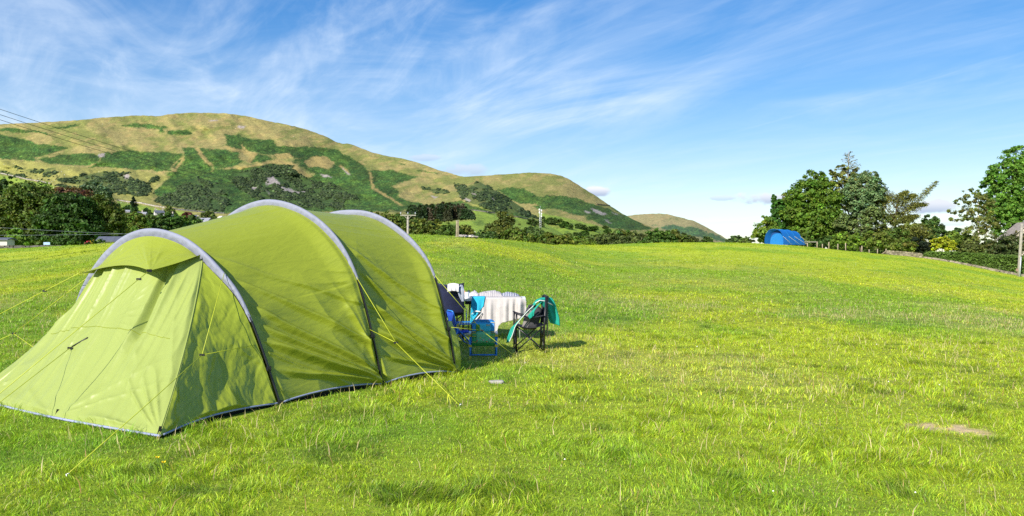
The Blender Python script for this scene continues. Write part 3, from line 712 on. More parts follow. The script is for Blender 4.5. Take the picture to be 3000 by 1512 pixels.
# ------------------------------------------------------------------ trees
def leaf_cards(centers, normals, size, rng, aspect=0.62):
    n = len(centers)
    t = rng.normal(size=(n, 3)); t -= normals * np.sum(t * normals, 1)[:, None]; t /= np.linalg.norm(t, axis=1)[:, None] + 1e-9
    b = np.cross(normals, t); s = size * rng.uniform(0.55, 1.45, n)[:, None]
    fold = normals * s * 0.18
    V = np.stack([centers - t * s, centers + b * s * aspect + fold, centers + t * s, centers - b * s * aspect + fold], 1)
    return V.reshape(-1, 3), (np.arange(n)[:, None] * 4 + np.array([[0, 1, 2, 3]]))
def crown_mesh(m, lobes, n, size, col, seed, clump=0.25, up=0.35, var=0.28, col2=None):
    """lobes: (x, y, z, rx, ry, rz); leaves sit in clumps on and under the lobe surfaces"""
    rng = np.random.default_rng(seed); lobes = np.asarray(lobes, float)
    area = (lobes[:, 3] * lobes[:, 5]); area = area / area.sum()
    nc = max(8, n // 34)
    li = rng.choice(len(lobes), nc, p=area); d = rng.normal(size=(nc, 3)); d[:, 2] = np.where(d[:, 2] < -0.35 * np.abs(d[:, 0]), d[:, 2] * 0.6, d[:, 2])
    d /= np.linalg.norm(d, axis=1)[:, None]
    rf = 1.03 - np.abs(rng.normal(0, 0.27, nc)); rf = np.where(rng.random(nc) < 0.10, rf * rng.uniform(1.03, 1.16, nc), rf)
    cc = lobes[li, :3] + d * lobes[li, 3:6] * rf[:, None]
    rc = clump * np.sqrt(lobes[li, 3] * lobes[li, 5]) * rng.uniform(0.6, 1.3, nc)
    per = rng.poisson(n / nc, nc); ci = np.repeat(np.arange(nc), per); k = len(ci)
    g = rng.normal(size=(k, 3)); g /= np.linalg.norm(g, axis=1)[:, None]; g *= (rng.random(k) ** 0.5)[:, None]
    P = cc[ci] + g * rc[ci][:, None] * np.array([1.1, 1.1, 0.72])
    nr = d[ci] * 0.5 + g * 0.45 + rng.normal(0, 0.5, (k, 3)) + np.array([0, 0, up]); nr /= np.linalg.norm(nr, axis=1)[:, None]
    V, Q = leaf_cards(P, nr, (size * rng.lognormal(0, .28, nc))[ci][:, None], rng)
    cb = np.asarray(col, float)[None] * rng.lognormal(0, var, (nc, 1))
    if col2 is not None:
        w_ = np.clip(rng.normal(0.35, 0.35, (nc, 1)), 0, 1); cb = cb * (1 - w_) + np.asarray(col2) * w_
    c = cb[ci] * rng.lognormal(0, 0.22, (k, 1)) * np.stack([1 + rng.normal(0, .1, k), np.ones(k), 1 + rng.normal(0, .1, k)], 1)
    m.add(V, Q, None, np.repeat(c, 4, 0))
    return m
def limbs(m, base, lobes, r0, seed, lean=(0, 0)):
    rng = np.random.default_rng(seed); lobes = np.asarray(lobes, float); base = np.asarray(base, float)
    top = lobes[:, :3].mean(0); top[2] = lobes[:, 2].max()
    mid = base * 0.55 + top * 0.45 + np.array([rng.normal(0, .15), rng.normal(0, .15), 0])
    trunk = np.array([base - [0, 0, 0.3], base * .75 + mid * .25, mid, mid * .5 + top * .5, top]); m.tube(trunk, np.array([1.25, 1.0, 0.72, 0.45, 0.15]) * r0, 8)
    for lb in lobes:
        s = trunk[1] + (trunk[3] - trunk[1]) * np.clip((lb[2] - base[2]) / max(top[2] - base[2], 1e-3) - 0.25, 0.0, 0.9)
        e = lb[:3]; q = s * .5 + e * .5 + np.array([0, 0, -0.06 * np.linalg.norm(e - s)])
        m.tube([s, q, e], np.array([0.5, 0.32, 0.12]) * r0, 6)
        for _ in range(3):
            dd_ = rng.normal(size=3); dd_ /= np.linalg.norm(dd_); m.tube([q, e * .6 + q * .4 + dd_ * lb[3:6] * .3, e + dd_ * lb[3:6] * .75], np.array([.22, .14, .05]) * r0, 5)
    return m
DARK = (0.030, 0.062, 0.014); MID = (0.050, 0.095, 0.018); BRT = (0.085, 0.145, 0.022); OLV = (0.085, 0.095, 0.022); GREY = (0.060, 0.095, 0.060); COPPER = (0.060, 0.024, 0.026); YELO = (0.16, 0.18, 0.02)
def place_lobes(spec, d, dz=0.85, depth=1.0):
    """spec in picture units (x, y, rx, ry[, depth offset]) at distance d -> world lobes"""
    L = []
    for s in spec:
        x, y, rx, ry = s[:4]; off = s[4] if len(s) > 4 else 0.0
        p = at(x, y, d + off); L.append((p[0], p[1], p[2], rx / F * d, dz * (rx + ry) / 2 / F * d * depth, ry / F * d))
    return L
def big_tree(spec, d, base_px, n, size, col, label, seed, cat='tree', name='broadleaf_tree', r0=0.3, col2=None, group=None, bark='bark', clump=0.25, base_z=None, var=0.28, up=0.35, mat='leaf'):
    n = int(n * 1.45); L = np.array(place_lobes(spec, d)); L[:, 3:6] *= 1.07; bx = gx(base_px, d); bz = float(tz(bx, d)) if base_z is None else base_z
    base = np.array([bx, d, bz])
    col = np.asarray(col) * LEAFK; col2 = None if col2 is None else np.asarray(col2) * LEAFK
    root = thing(name, label, cat, base, group)
    L2 = L.copy(); L2[:, :3] -= base
    m = MB(); limbs(m, (0, 0, 0), L2, r0, seed + 1); m.build('trunk', M[bark], root)
    m = MB(); crown_mesh(m, L2, n, size, col, seed, clump, up, var, col2); m.build('crown', M[mat], root, color=True, shade=False)
    return root

# --- left hand group beyond the field
LEAFK = np.array([2.0, 2.0, 1.5])
big_tree([(12, 585, 32, 30), (25, 545, 22, 22), (5, 620, 30, 30)], 235, 10, 3200, 0.45, (0.026, 0.050, 0.016), 'tall dark tree at the far left edge rising above the big green tree', 101, r0=0.4)
big_tree([(85, 576, 70, 38), (40, 618, 60, 50), (120, 640, 70, 55), (20, 680, 55, 45), (95, 695, 65, 40), (160, 600, 45, 35)], 165, 80, 16000, 0.28, (0.036, 0.062, 0.012), 'broad olive green tree at the left end of the field edge', 102, r0=0.55, col2=(0.062, 0.082, 0.016))
big_tree([(200, 605, 60, 38), (175, 650, 65, 48), (235, 660, 55, 50), (210, 700, 60, 32), (140, 690, 40, 35), (250, 700, 40, 30)], 158, 205, 16000, 0.26, (0.026, 0.055, 0.013), 'deep green round tree between the olive green tree and the copper beech', 103, r0=0.5)
big_tree([(205, 575, 50, 24), (245, 590, 36, 34), (262, 625, 26, 36), (180, 570, 28, 18)], 180, 235, 6500, 0.30, COPPER, 'copper beech with dark purple red leaves behind the left trees', 104, r0=0.45, var=0.35, col2=(0.075, 0.06, 0.02))
big_tree([(300, 610, 42, 34), (285, 650, 42, 42), (325, 655, 36, 46), (305, 695, 46, 32), (345, 640, 18, 30)], 162, 305, 12000, 0.26, (0.036, 0.060, 0.011), 'yellowish green tree just left of the tent front', 105, r0=0.42, col2=(0.065, 0.08, 0.016))
big_tree([(45, 690, 22, 18), (35, 708, 24, 14), (62, 706, 22, 14)], 120, 45, 3200, 0.20, (0.075, 0.13, 0.02), 'small bright bush beside the white shed at the far left', 106, cat='bush', name='bush', r0=0.12)
big_tree([(275, 560, 34, 26), (300, 575, 24, 24), (255, 575, 24, 22)], 420, 275, 3200, 0.75, GREY, 'grey green tree standing alone in the gorse above the left trees', 107, r0=0.7, base_z=float(hill_pt(1, 275, 605)[2]) if False else 30.0)

def small_tree(px, top, bot, wid, d, col, label, seed, n=1500, group=None, cat='tree', name='broadleaf_tree', base_z=None, col2=None, lobes=3, size=None, dry=False):
    rng = np.random.default_rng(seed); spec = []
    h = bot - top
    # a dome of overlapping lobes reaching down to the ground
    k = lobes + 3
    for q in range(k):
        fx = (q + .5) / k - .5 + rng.uniform(-.06, .06); rise = (1 - (2 * fx) ** 2) ** .5 if abs(fx) < .5 else 0
        rw = wid * rng.uniform(.20, .29); rh = h * rng.uniform(.19, .27); ty = top + h * (.52 * (1 - rise) + rng.uniform(0, .10))
        spec.append((px + fx * wid * .78, ty + rh, rw, rh, rng.uniform(-.5, .5)))
    spec.append((px - wid * .18, bot - h * .30, wid * .34, h * .28)); spec.append((px + wid * .18, bot - h * .28, wid * .34, h * .28)); spec.append((px, top + h * .45, wid * .30, h * .28))
    sz = size or max(0.0011 * d * 1.25, 0.16); n = int(n * 1.5)
    return big_tree(spec, d, px, n, sz, col, label, seed, cat, name, r0=0.018 * h / F * d + 0.05, col2=col2, group=group, base_z=base_z if base_z is not None else at(px, bot, d)[2] - 0.5)
def hill_tree(i, px, top, bot, wid, col, label, seed, n=900, group=None, **kw):
    d = float(hill_depth(i, np.array([px]), np.array([bot]))[0]); return small_tree(px, top, bot, wid, d, col, label, seed, n, group, base_z=at(px, bot, d)[2] - 1.0, **kw)

# --- village in the valley behind the tent
VT = [(385, 596, 640, 42, (0.030, 0.065, 0.022), 'dark rounded tree below the small conifer at the village edge'),
      (495, 603, 650, 38, (0.070, 0.095, 0.03), 'olive tree standing between the white house and the copper tree'),
      (549, 620, 655, 36, COPPER, 'small copper red tree beside the grey village roof'),
      (468, 618, 634, 22, (0.05, 0.022, 0.024), 'tiny copper bush in front of the white gabled house'),
      (432, 612, 640, 34, (0.03, 0.06, 0.02), 'dark tree between the two roofs at the left of the village'),
      (610, 618, 645, 40, (0.06, 0.085, 0.03), 'grey green tree above the grey slate village roof'),
      (570, 632, 660, 26, (0.05, 0.09, 0.02), 'small tree touching the left end of the slate roof')]
for k, (x, t, b, wd, c, lb) in enumerate(VT): hill_tree(1, x, t, b, wd, c, lb, 200 + k, 1200)
VB = [(395, 622, 685, 70, MID, OLV, 'orange tinged tree at the left of the valley tree line'), (440, 635, 690, 70, (0.045, 0.075, 0.022), None, 'dull green tree in the valley line above the front hoop'),
      (490, 628, 690, 76, DARK, None, 'darkest tree of the valley line above the front hoop'), (530, 640, 690, 60, MID, None, 'mid green tree right of the darkest valley line tree'),
      (565, 640, 690, 50, (0.045, 0.085, 0.02), None, 'green tree at the right end of the valley line by the slate roof'), (450, 660, 700, 60, (0.075, 0.10, 0.02), None, 'low olive bush in front of the valley tree line'),
      (360, 625, 700, 44, (0.03, 0.055, 0.02), None, 'dark tree behind the yellowish green tree')]
for k, (x, t, b, wd, c, c2, lb) in enumerate(VB): small_tree(x, t - 9, b + 25, wd * 1.3, 260 + 6 * k, c, lb, 220 + k, 4200, col2=c2, lobes=5)

for k, (x, t, b, wd, c, lb) in enumerate(((586, 655, 700, 44, (.045, .08, .02), 'round tree in front of the slate roofed cottage'), (618, 654, 700, 44, (.05, .075, .024), 'dull green tree hiding the right end of the cottage'), (648, 646, 690, 34, (.06, .085, .03), 'small tree in front of the bright white house'), (405, 634, 690, 40, (.04, .07, .02), 'dark tree below the low grey roofed house'), (545, 640, 690, 40, (.05, .08, .022), 'green tree below the small copper red tree'))):
    small_tree(x, t, b, wd, 290 + 3 * k, c, lb, 260 + k, 2000, lobes=3)
def conifer(name, label, px, top, bot, wid, d, col, seed, n_lvl=16, group=None, mat='needle', base_z=None, droop=0.25, lean=0.0, bare_top=0.0, size=0.16, per=9, shape=.8):
    rng = np.random.default_rng(seed); H = (bot - top) / F * d; W = wid / F * d / 2
    base = np.array([gx(px, d), d, CH + (CY - bot) / F * d if base_z is None else base_z]); 
    if base_z is not None: H = CH + (CY - top) / F * d - base_z
    root = thing(name, label, 'tree', base, group)
    tr = MB(); tr.tube([(0, 0, -.3), (lean * .4, 0, H * .5), (lean, 0, H)], np.array([.022, .013, .003]) * H, 7)
    cr = MB()
    for l in range(n_lvl):
        f = l / (n_lvl - 1); z = H * (0.10 + 0.90 * f); r = W * min((1 - f) ** shape * rng.uniform(.8, 1.15), .25 + 3.2 * max(0, 1 - bare_top * 1.15 - f) if bare_top else 9) + 0.03 * W
        nb = max(4, int(per * (1 - .5 * f)))
        for b in range(nb):
            a = rng.uniform(0, 2 * math.pi); L = r * rng.uniform(.65, 1.15); dirv = np.array([math.cos(a), math.sin(a), 0]); zz = z + rng.normal(0, .02 * H)
            x0 = lean * (zz / H) ** 1.5
            pts = np.array([(x0, 0, zz), (x0, 0, zz) + dirv * L * .55 + [0, 0, -droop * L * .2], (x0, 0, zz) + dirv * L + [0, 0, -droop * L * .35 + .12 * L]])
            tr.tube(pts, np.array([.006, .004, .0015]) * H, 4, cap=False)
            if f > 1 - bare_top and rng.random() < .6: continue
            nn = int(44 * (L / max(W, .01)) + 10); t = rng.random(nn) ** .7
            P = (pts[0] * ((1 - t) ** 2)[:, None] + pts[1] * (2 * t * (1 - t))[:, None] + pts[2] * (t ** 2)[:, None])
            P = P + rng.normal(0, .045 * L + .05, (nn, 3)) * [1, 1, .6] - [0, 0, .03 * L]
            nr = rng.normal(0, .5, (nn, 3)) + [0, 0, .8]; nr /= np.linalg.norm(nr, axis=1)[:, None]
            V, Q = leaf_cards(P, nr, size, rng, .35); c = np.asarray(col) * rng.lognormal(0, .22) * rng.lognormal(0, .2, (nn, 1))
            cr.add(V, Q, None, np.repeat(c, 4, 0))
    tr.build('trunk', M['bark'], root); cr.build('crown', M[mat], root, color=True, shade=False)
    return root
conifer('conifer_tree', 'small pointed dark conifer above the village paddock', 391, 577, 604, 26, 640, (0.022, 0.05, 0.022), 301, 9, base_z=None, size=.9, per=6)

def house(name, label, px, py, d, L, D_, h, rh, rz, wallm, roofm, base=None, windows=(), chim=(), base_extra=1.0, skylights=0):
    p = at(px, py, d); p[2] = p[2] - h - rh           # px, py = middle of the ridge
    root = thing(name, label, 'house' if name != 'barn' else 'barn', p, None, rz)
    m = MB(); V = [(-L/2, -D_/2, -base_extra), (L/2, -D_/2, -base_extra), (L/2, D_/2, -base_extra), (-L/2, D_/2, -base_extra), (-L/2, -D_/2, h), (L/2, -D_/2, h), (L/2, D_/2, h), (-L/2, D_/2, h), (-L/2, 0, h + rh), (L/2, 0, h + rh)]
    m.add(V, [(0, 1, 5, 4), (2, 3, 7, 6), (1, 2, 6, 5), (3, 0, 4, 7)], [(5, 6, 9), (7, 4, 8)]); m.build('wall', M[wallm], root, shade=False)
    ov = .25; m = MB(); sl_ = math.atan2(rh, D_ / 2)
    for sg in (-1, 1):
        A = np.array([(-L/2-ov, sg*(D_/2+ov), h - ov*rh/(D_/2) + .04), (L/2+ov, sg*(D_/2+ov), h - ov*rh/(D_/2) + .04), (L/2+ov, 0, h+rh+.04), (-L/2-ov, 0, h+rh+.04)])
        B = A + np.array([0, 0, .16]); m.add(np.concatenate([A, B]), [(0, 1, 2, 3), (4, 5, 6, 7), (0, 1, 5, 4), (1, 2, 6, 5), (3, 0, 4, 7)])
    rf = m.build('roof', M[roofm], root, shade=False)
    for cx_ in chim: MB().box((cx_ * L / 2, 0, h + rh + .5), (.7, .6, 1.5)).build('chimney', M['stonewall'], rf, shade=False)
    for k in range(skylights):
        x = -L * .25 + k * L * .28; yc = -D_ * .25; zc = h + rh * .5 + .26
        MB().add([(x-.5, yc-.6, zc-.6*rh/(D_/2)), (x+.5, yc-.6, zc-.6*rh/(D_/2)), (x+.5, yc+.5, zc+.5*rh/(D_/2)), (x-.5, yc+.5, zc+.5*rh/(D_/2))], [(0, 1, 2, 3)]).build('skylight', M['glass'], rf, shade=False)
    for (x, z) in windows: 
        wdw = MB().box((x, -D_/2 - .02, z), (.9, .1, 1.1)).build('window', M['white'], root, shade=False); MB().box((x, -D_/2 - .06, z), (.7, .06, .9)).build('pane', M['glass'], wdw, shade=False)
    return root
def hd(px, py): return float(hill_depth(1, np.array([px]), np.array([py]))[0])
house('village_house', 'stone cottage with grey slate roof and skylights just above the tent roof', 598, 640, 330, 5.6, 4.5, 1.6, 1.5, rad(-12), 'stonewall', 'greyslate', chim=(-.95,), skylights=2, windows=((-1.5, 1.4), (1.2, 1.4)))
house('village_house', 'white gabled cottage behind the tiny copper bush', 466, 617, 470, 5.0, 4.2, 1.5, 1.4, rad(35), 'whitewash', 'darkslate', chim=(-.8, .8), windows=((-1.2, .8), (1.2, .8)))
house('village_house', 'low grey roofed house left of the white gabled cottage', 414, 622, 480, 6.0, 4.5, .9, 1.2, rad(8), 'stonewall', 'greyslate', chim=(.2,), windows=((-1.5, .7), (1.5, .7)))
house('village_house', 'pale cottage mostly hidden beside the dark rounded tree', 372, 616, 520, 3.4, 4.0, .7, 1.0, rad(20), 'stonewall', 'greyslate', windows=((0, .6),))
house('village_house', 'pinkish white house below the olive tree in the village', 503, 627, 440, 2.6, 3.5, 1.0, .9, rad(-25), 'whitewash', 'darkslate', chim=(.7,), windows=((0, .7),))
house('village_house', 'small white house between the copper tree and the slate roof', 572, 631, 430, 2.0, 3.0, .8, .8, rad(10), 'stonewall', 'darkslate', windows=((0, .6),))
house('village_house', 'little bright white house touching the top of the middle hoop', 648, 634, 420, 2.2, 2.4, 1.1, .7, rad(-30), 'whitewash', 'whitewash', windows=((0, .55),))
# edge of the field at the left
dW = 78.0
P = [np.array([gx(x, dW), dW, float(tz(gx(x, dW), dW)) - 0.1]) for x in np.linspace(-120, 178, 9)]
for p_ in P: p_[2] = at(0, 741, dW)[2]
tag(stone_course(P, 0.72, 0.45, 0.30, 31, (0.13, 0.12, 0.11)).build('stone_wall', M['stone'], color=True, shade=False), 'dark dry stone wall along the left end of the field', 'wall')
house('shed', 'small white shed with a dark roof at the far left edge', 8, 700, 118, 2.4, 1.8, .62, .22, 0, 'whitewash', 'darkslate')['category'] = 'shed'
house('barn', 'dark roofed barn half hidden behind the front hoop', 348, 697, 112, 4.6, 3.2, .9, .55, rad(14), 'stonewall', 'darkslate', base_extra=2)
bd = at(137, 714, 100); r_ = thing('board', 'blue and white board standing under the left trees', 'board', (bd[0], bd[1], bd[2] - .4))
MB().box((0, 0, .42), (.8, .04, .32)).build('panel', plain('pale_blue_board', (0.35, 0.5, 0.7), .5), r_, shade=False)
MB().tube([(-.3, 0, -1.2), (-.3, 0, .3)], .025).build('leg', M['greywood'], r_); MB().tube([(.3, 0, -1.2), (.3, 0, .3)], .025).build('leg', M['greywood'], r_)
def flower_bush(px, py, d, w_, h_, leafc, flowc, label, seed, frac=.45):
    rng = np.random.default_rng(seed); c = at(px, py, d); root = thing('flower_bush', label, 'bush', (c[0], c[1], c[2] - h_))
    m = MB(); crown_mesh(m, [(0, 0, h_, w_, w_, h_), (w_ * .5, 0, h_ * .8, w_ * .7, w_ * .7, h_ * .7)], 700, .07, leafc, seed); m.build('leaves', M['leaf'], root, color=True, shade=False)
    m = MB(); crown_mesh(m, [(0, -.05, h_ * 1.1, w_, w_, h_ * .95)], 300, .06, flowc, seed + 1); m.build('blossom', M['leaf'], root, color=True, shade=False)
    m = MB(); m.tube([(0, 0, -1.5), (0, 0, h_)], .04); m.build('stem', M['bark'], root)
flower_bush(257, 712, 100, .35, .22, (.05, .1, .02), (.75, .12, .22), 'pink flowering bush at the foot of the left trees', 401)
flower_bush(293, 706, 104, .55, .28, (.05, .11, .02), (.50, .62, .28), 'pale flowering bush next to the dark roofed barn', 402)
flower_bush(272, 709, 102, .3, .25, (.06, .12, .02), (.55, .45, .05), 'yellow flowering bush between the pink and pale ones', 403)

# --- conifer plantation and hedgerows beyond the near crest
def wood(name, label, specs, seed):
    rng = np.random.default_rng(seed); m = MB()
    for (px, top, bot, wid, d, kind, col) in specs:
        p = at(px, bot, d); H = (bot - top) / F * d; W = wid / F * d / 2
        if kind == 'c':
            nn = 170; f = rng.random(nn) ** 1.3; a = rng.uniform(0, 2 * math.pi, nn); r = W * (1 - f) ** .8 * rng.uniform(.5, 1.05, nn)
            Pn = p + np.stack([np.cos(a) * r, np.sin(a) * r, H * (.05 + .95 * f)], 1)
            nr = np.stack([np.cos(a) * .6, np.sin(a) * .6, np.full(nn, .6)], 1) + rng.normal(0, .35, (nn, 3)); nr /= np.linalg.norm(nr, axis=1)[:, None]
            V, Q = leaf_cards(Pn, nr, .0024 * d, rng, .7); m.add(V, Q, None, np.repeat(np.asarray(col) * rng.lognormal(0, .25, (nn, 1)), 4, 0))
        else:
            crown_mesh(m, [(p[0], p[1], p[2] + H * .55, W, W, H * .5), (p[0] + W * .3, p[1], p[2] + H * .4, W * .8, W, H * .4)], 260, .0022 * d, col, int(rng.integers(1e6)), .3)
    return tag(m.build(name, M['leaf'], color=True, shade=False), label, 'wood', kind='stuff')
specs = []
for k in range(150):
    x = RNG.uniform(1196, 1386); fr = (x - 1196) / 190; b = np.interp(fr, [0, .45, 1], [634, 650, 640]); t0 = np.interp(fr, [0, .2, .6, .85, 1], [606, 600, 596, 600, 622])
    row = RNG.uniform(0, 1); bot = b - row * 12
    specs.append((x, t0 + RNG.uniform(-3, 9) + (1 - row) * 10, bot, RNG.uniform(13, 20), 560 + row * 60, 'c' if RNG.random() < .72 else 'b', [(0.040, 0.07, 0.03), (0.07, 0.08, 0.04), (0.10, 0.085, 0.05), (0.04, 0.08, 0.026)][RNG.integers(4)]))
wood('conifer_plantation', 'dark conifer plantation at the foot of the fell beyond the wooden post', specs, 501)

MIDT = [  # px, top, hidden base, width, d, colour, second colour, label
    (1085, 618, 720, 60, 150, OLV, MID, 'olive tree just behind the right hoop of the tent'),
    (1135, 618, 725, 85, 140, (0.05, 0.085, 0.018), OLV, 'bushy green tree left of the utility pole'),
    (1185, 622, 725, 70, 146, DARK, MID, 'dark tree directly behind the utility pole'),
    (1228, 640, 728, 80, 138, (0.05, 0.08, 0.02), OLV, 'broad tree right of the utility pole'),
    (1272, 645, 730, 80, 142, OLV, MID, 'olive tree midway between the utility pole and the wooden post'),
    (1318, 658, 732, 60, 136, (0.04, 0.07, 0.016), None, 'dark bush just left of the wooden post'),
    (1352, 662, 735, 70, 138, OLV, None, 'dull olive bush behind the wooden post'),
    (1422, 676, 740, 50, 135, (0.035, 0.065, 0.02), None, 'small dark pointed tree right of the stone heap'),
    (1475, 618, 735, 66, 175, (0.04, 0.055, 0.018), OLV, 'tallest ragged tree beyond the crest right of the stone heap'),
    (1500, 668, 745, 110, 140, (0.055, 0.09, 0.018), OLV, 'broad leafy tree under the tallest ragged tree'),
    (1555, 665, 745, 80, 150, (0.04, 0.065, 0.022), None, 'dark tree right of the broad leafy tree beyond the crest'),
    (1618, 684, 752, 80, 145, OLV, MID, 'olive bush in the dip of the crest below the mast'),
    (1665, 690, 755, 70, 150, MID, OLV, 'green bush at the lowest dip of the crest'),
    (1705, 694, 755, 60, 148, (0.075, 0.11, 0.02), None, 'bright bush at the bottom of the dip'),
    (1745, 692, 755, 70, 155, (0.05, 0.07, 0.022), None, 'brownish bush just right of the dip'),
    (1790, 686, 752, 80, 160, (0.055, 0.075, 0.028), None, 'grey green bush under the foot of the middle fell'),
    (1830, 674, 750, 80, 165, DARK, OLV, 'dark tree with a ragged top under the foot of the middle fell'),
    (1868, 684, 748, 66, 160, (0.05, 0.065, 0.025), None, 'brownish tree left of the pine under the far fell'),
    (1930, 672, 746, 70, 158, (0.05, 0.09, 0.025), MID, 'rounded pine under the far fell'),
    (1972, 680, 746, 74, 162, (0.055, 0.08, 0.02), OLV, 'green tree right of the rounded pine'),
    (2010, 692, 745, 60, 170, (0.05, 0.06, 0.025), None, 'brown green bush at the right end of the far hedge row'),
    (2070, 698, 742, 44, 180, (0.05, 0.08, 0.025), None, 'low bush on the right skyline below the far fell'),
    (2155, 692, 742, 36, 190, (0.05, 0.085, 0.03), None, 'lone bush on the skyline left of the blue tent'),
    (2185, 698, 742, 40, 185, (0.06, 0.085, 0.025), None, 'low lone bush nearest the blue tent on the skyline')]
for k, (x, t, b, wd, d, c, c2, lb) in enumerate(MIDT):
    small_tree(x, t - 4, b, wd * 1.35, d, c, lb, 600 + k, 3800 if wd > 55 else 2200, col2=c2, lobes=5, base_z=float(tz(gx(x, d), d)))
HT = [(2, 1605, 638, 658, 32), (2, 1625, 640, 660, 26), (2, 1590, 636, 652, 16), (2, 1652, 648, 668, 26), (2, 1668, 654, 672, 18), (2, 1641, 642, 652, 14), (2, 1655, 651, 660, 12), (2, 1700, 655, 672, 26), (2, 1715, 662, 674, 22), (2, 1735, 665, 678, 26), (2, 1748, 664, 672, 9),
      (2, 1773, 662, 672, 14), (2, 1780, 672, 684, 26), (2, 1690, 676, 702, 36), (2, 1665, 682, 704, 30), (2, 1710, 675, 700, 30), (1, 1560, 638, 662, 34), (1, 1583, 643, 664, 28)]
for k, (i, x, t, b, wd) in enumerate(HT):
    hill_tree(i, x, t, b, wd, [DARK, (0.038, 0.065, 0.02), (0.05, 0.075, 0.025)][k % 3], 'small dark field tree on the green slope below the mast', 700 + k, 500, 'field trees on the green slope', lobes=2)

# --- right hand group on the crest
dR = 122.0
big_tree([(2245, 672, 34, 26), (2228, 690, 24, 18), (2262, 690, 30, 22), (2250, 648, 20, 14)], 121, 2250, 4200, .17, (0.065, 0.115, 0.020), 'small light leaved tree leaning out left behind the blue tent', 801, r0=.18, col2=(.11, .14, .02))
big_tree([(2278, 610, 15, 30), (2268, 585, 7, 14), (2280, 650, 22, 34), (2290, 620, 18, 26)], 124, 2282, 4200, .17, (0.032, 0.082, 0.016), 'narrow dark tree with a finger like top behind the blue tent', 802, r0=.2)
big_tree([(2318, 610, 26, 40), (2330, 650, 34, 40), (2310, 580, 16, 20)], 127, 2320, 4500, .18, (0.085, 0.095, 0.030), 'brownish green slender tree left of the big sycamore', 803, r0=.2)
big_tree([(2385, 535, 34, 34), (2360, 575, 48, 40), (2420, 580, 42, 42), (2345, 625, 46, 44), (2400, 635, 56, 48), (2440, 660, 36, 40), (2365, 680, 50, 34), (2420, 690, 40, 26)], dR, 2398, 19000, .18, (0.050, 0.098, 0.014), 'big dark green sycamore in the middle of the right tree group', 804, r0=.42, col2=(.08, .12, .018))
lt = big_tree([(2482, 505, 30, 22), (2452, 535, 34, 26), (2512, 525, 36, 26), (2540, 555, 40, 28), (2470, 575, 42, 34), (2515, 590, 48, 34), (2560, 600, 34, 30), (2470, 630, 44, 34), (2530, 650, 50, 34), (2490, 690, 50, 34), (2445, 505, 16, 10), (2556, 505, 10, 14), (2575, 530, 12, 10)], 126, 2486, 12000, .16, (.088, .105, .028), 'tall tan green larch with a bare spiky top', 805, name='larch_tree', r0=.3, mat='needle', col2=(.115, .12, .034), clump=.2, up=.5)
def spike():
    rng = np.random.default_rng(8051); d = 126; b = np.array(lt.location); m = MB(); P = lambda x, y: np.array([gx(x, d), d, CH + (CY - y) / F * d]) - b
    m.tube([P(2484, 560), P(2485, 500), P(2487, 438)], [.13, .09, .02], 6); nl = MB()
    for y in np.linspace(448, 510, 15):
        for q in range(3):
            a = rng.uniform(0, 6.28); L = (y - 436) / F * d * rng.uniform(.35, .65) + .15; c = P(2487, y); e = c + np.array([math.cos(a) * L, math.sin(a) * L, .22 * L]); m.tube([c, (c + e) / 2 - [0, 0, .03], e], [.03, .02, .008], 4, cap=False)
            k = 14; t = rng.uniform(.25, 1, k)[:, None]; nr = rng.normal(0, .5, (k, 3)) + [0, 0, .6]; nr /= np.linalg.norm(nr, axis=1)[:, None]
            V, Q = leaf_cards(c + (e - c) * t + rng.normal(0, .06, (k, 3)), nr, .11, rng, .35); nl.add(V, Q, None, np.repeat(np.array([.17, .17, .045]) * rng.lognormal(0, .25, (k, 1)), 4, 0))
    m.build('leader', M['greywood'], lt); nl.build('tip_needles', M['needle'], lt, color=True, shade=False)
spike()
big_tree([(2530, 545, 40, 38), (2560, 575, 36, 36), (2510, 590, 40, 34), (2545, 520, 24, 22), (2575, 555, 22, 20), (2535, 620, 38, 26), (2500, 560, 30, 24)], 121, 2525, 9500, .15, (0.062, 0.108, 0.060), 'blue green pine with rounded tufts in front of the larch', 806, name='pine_tree', r0=.3, up=.6, mat='needle', col2=(.075, .10, .045))
big_tree([(2510, 670, 46, 26), (2560, 640, 36, 30), (2470, 655, 26, 26)], 119, 2525, 4500, .16, (0.062, 0.085, 0.032), 'low drooping pine boughs tree below the blue green pine', 807, name='pine_tree', r0=.2, up=.6, mat='needle')
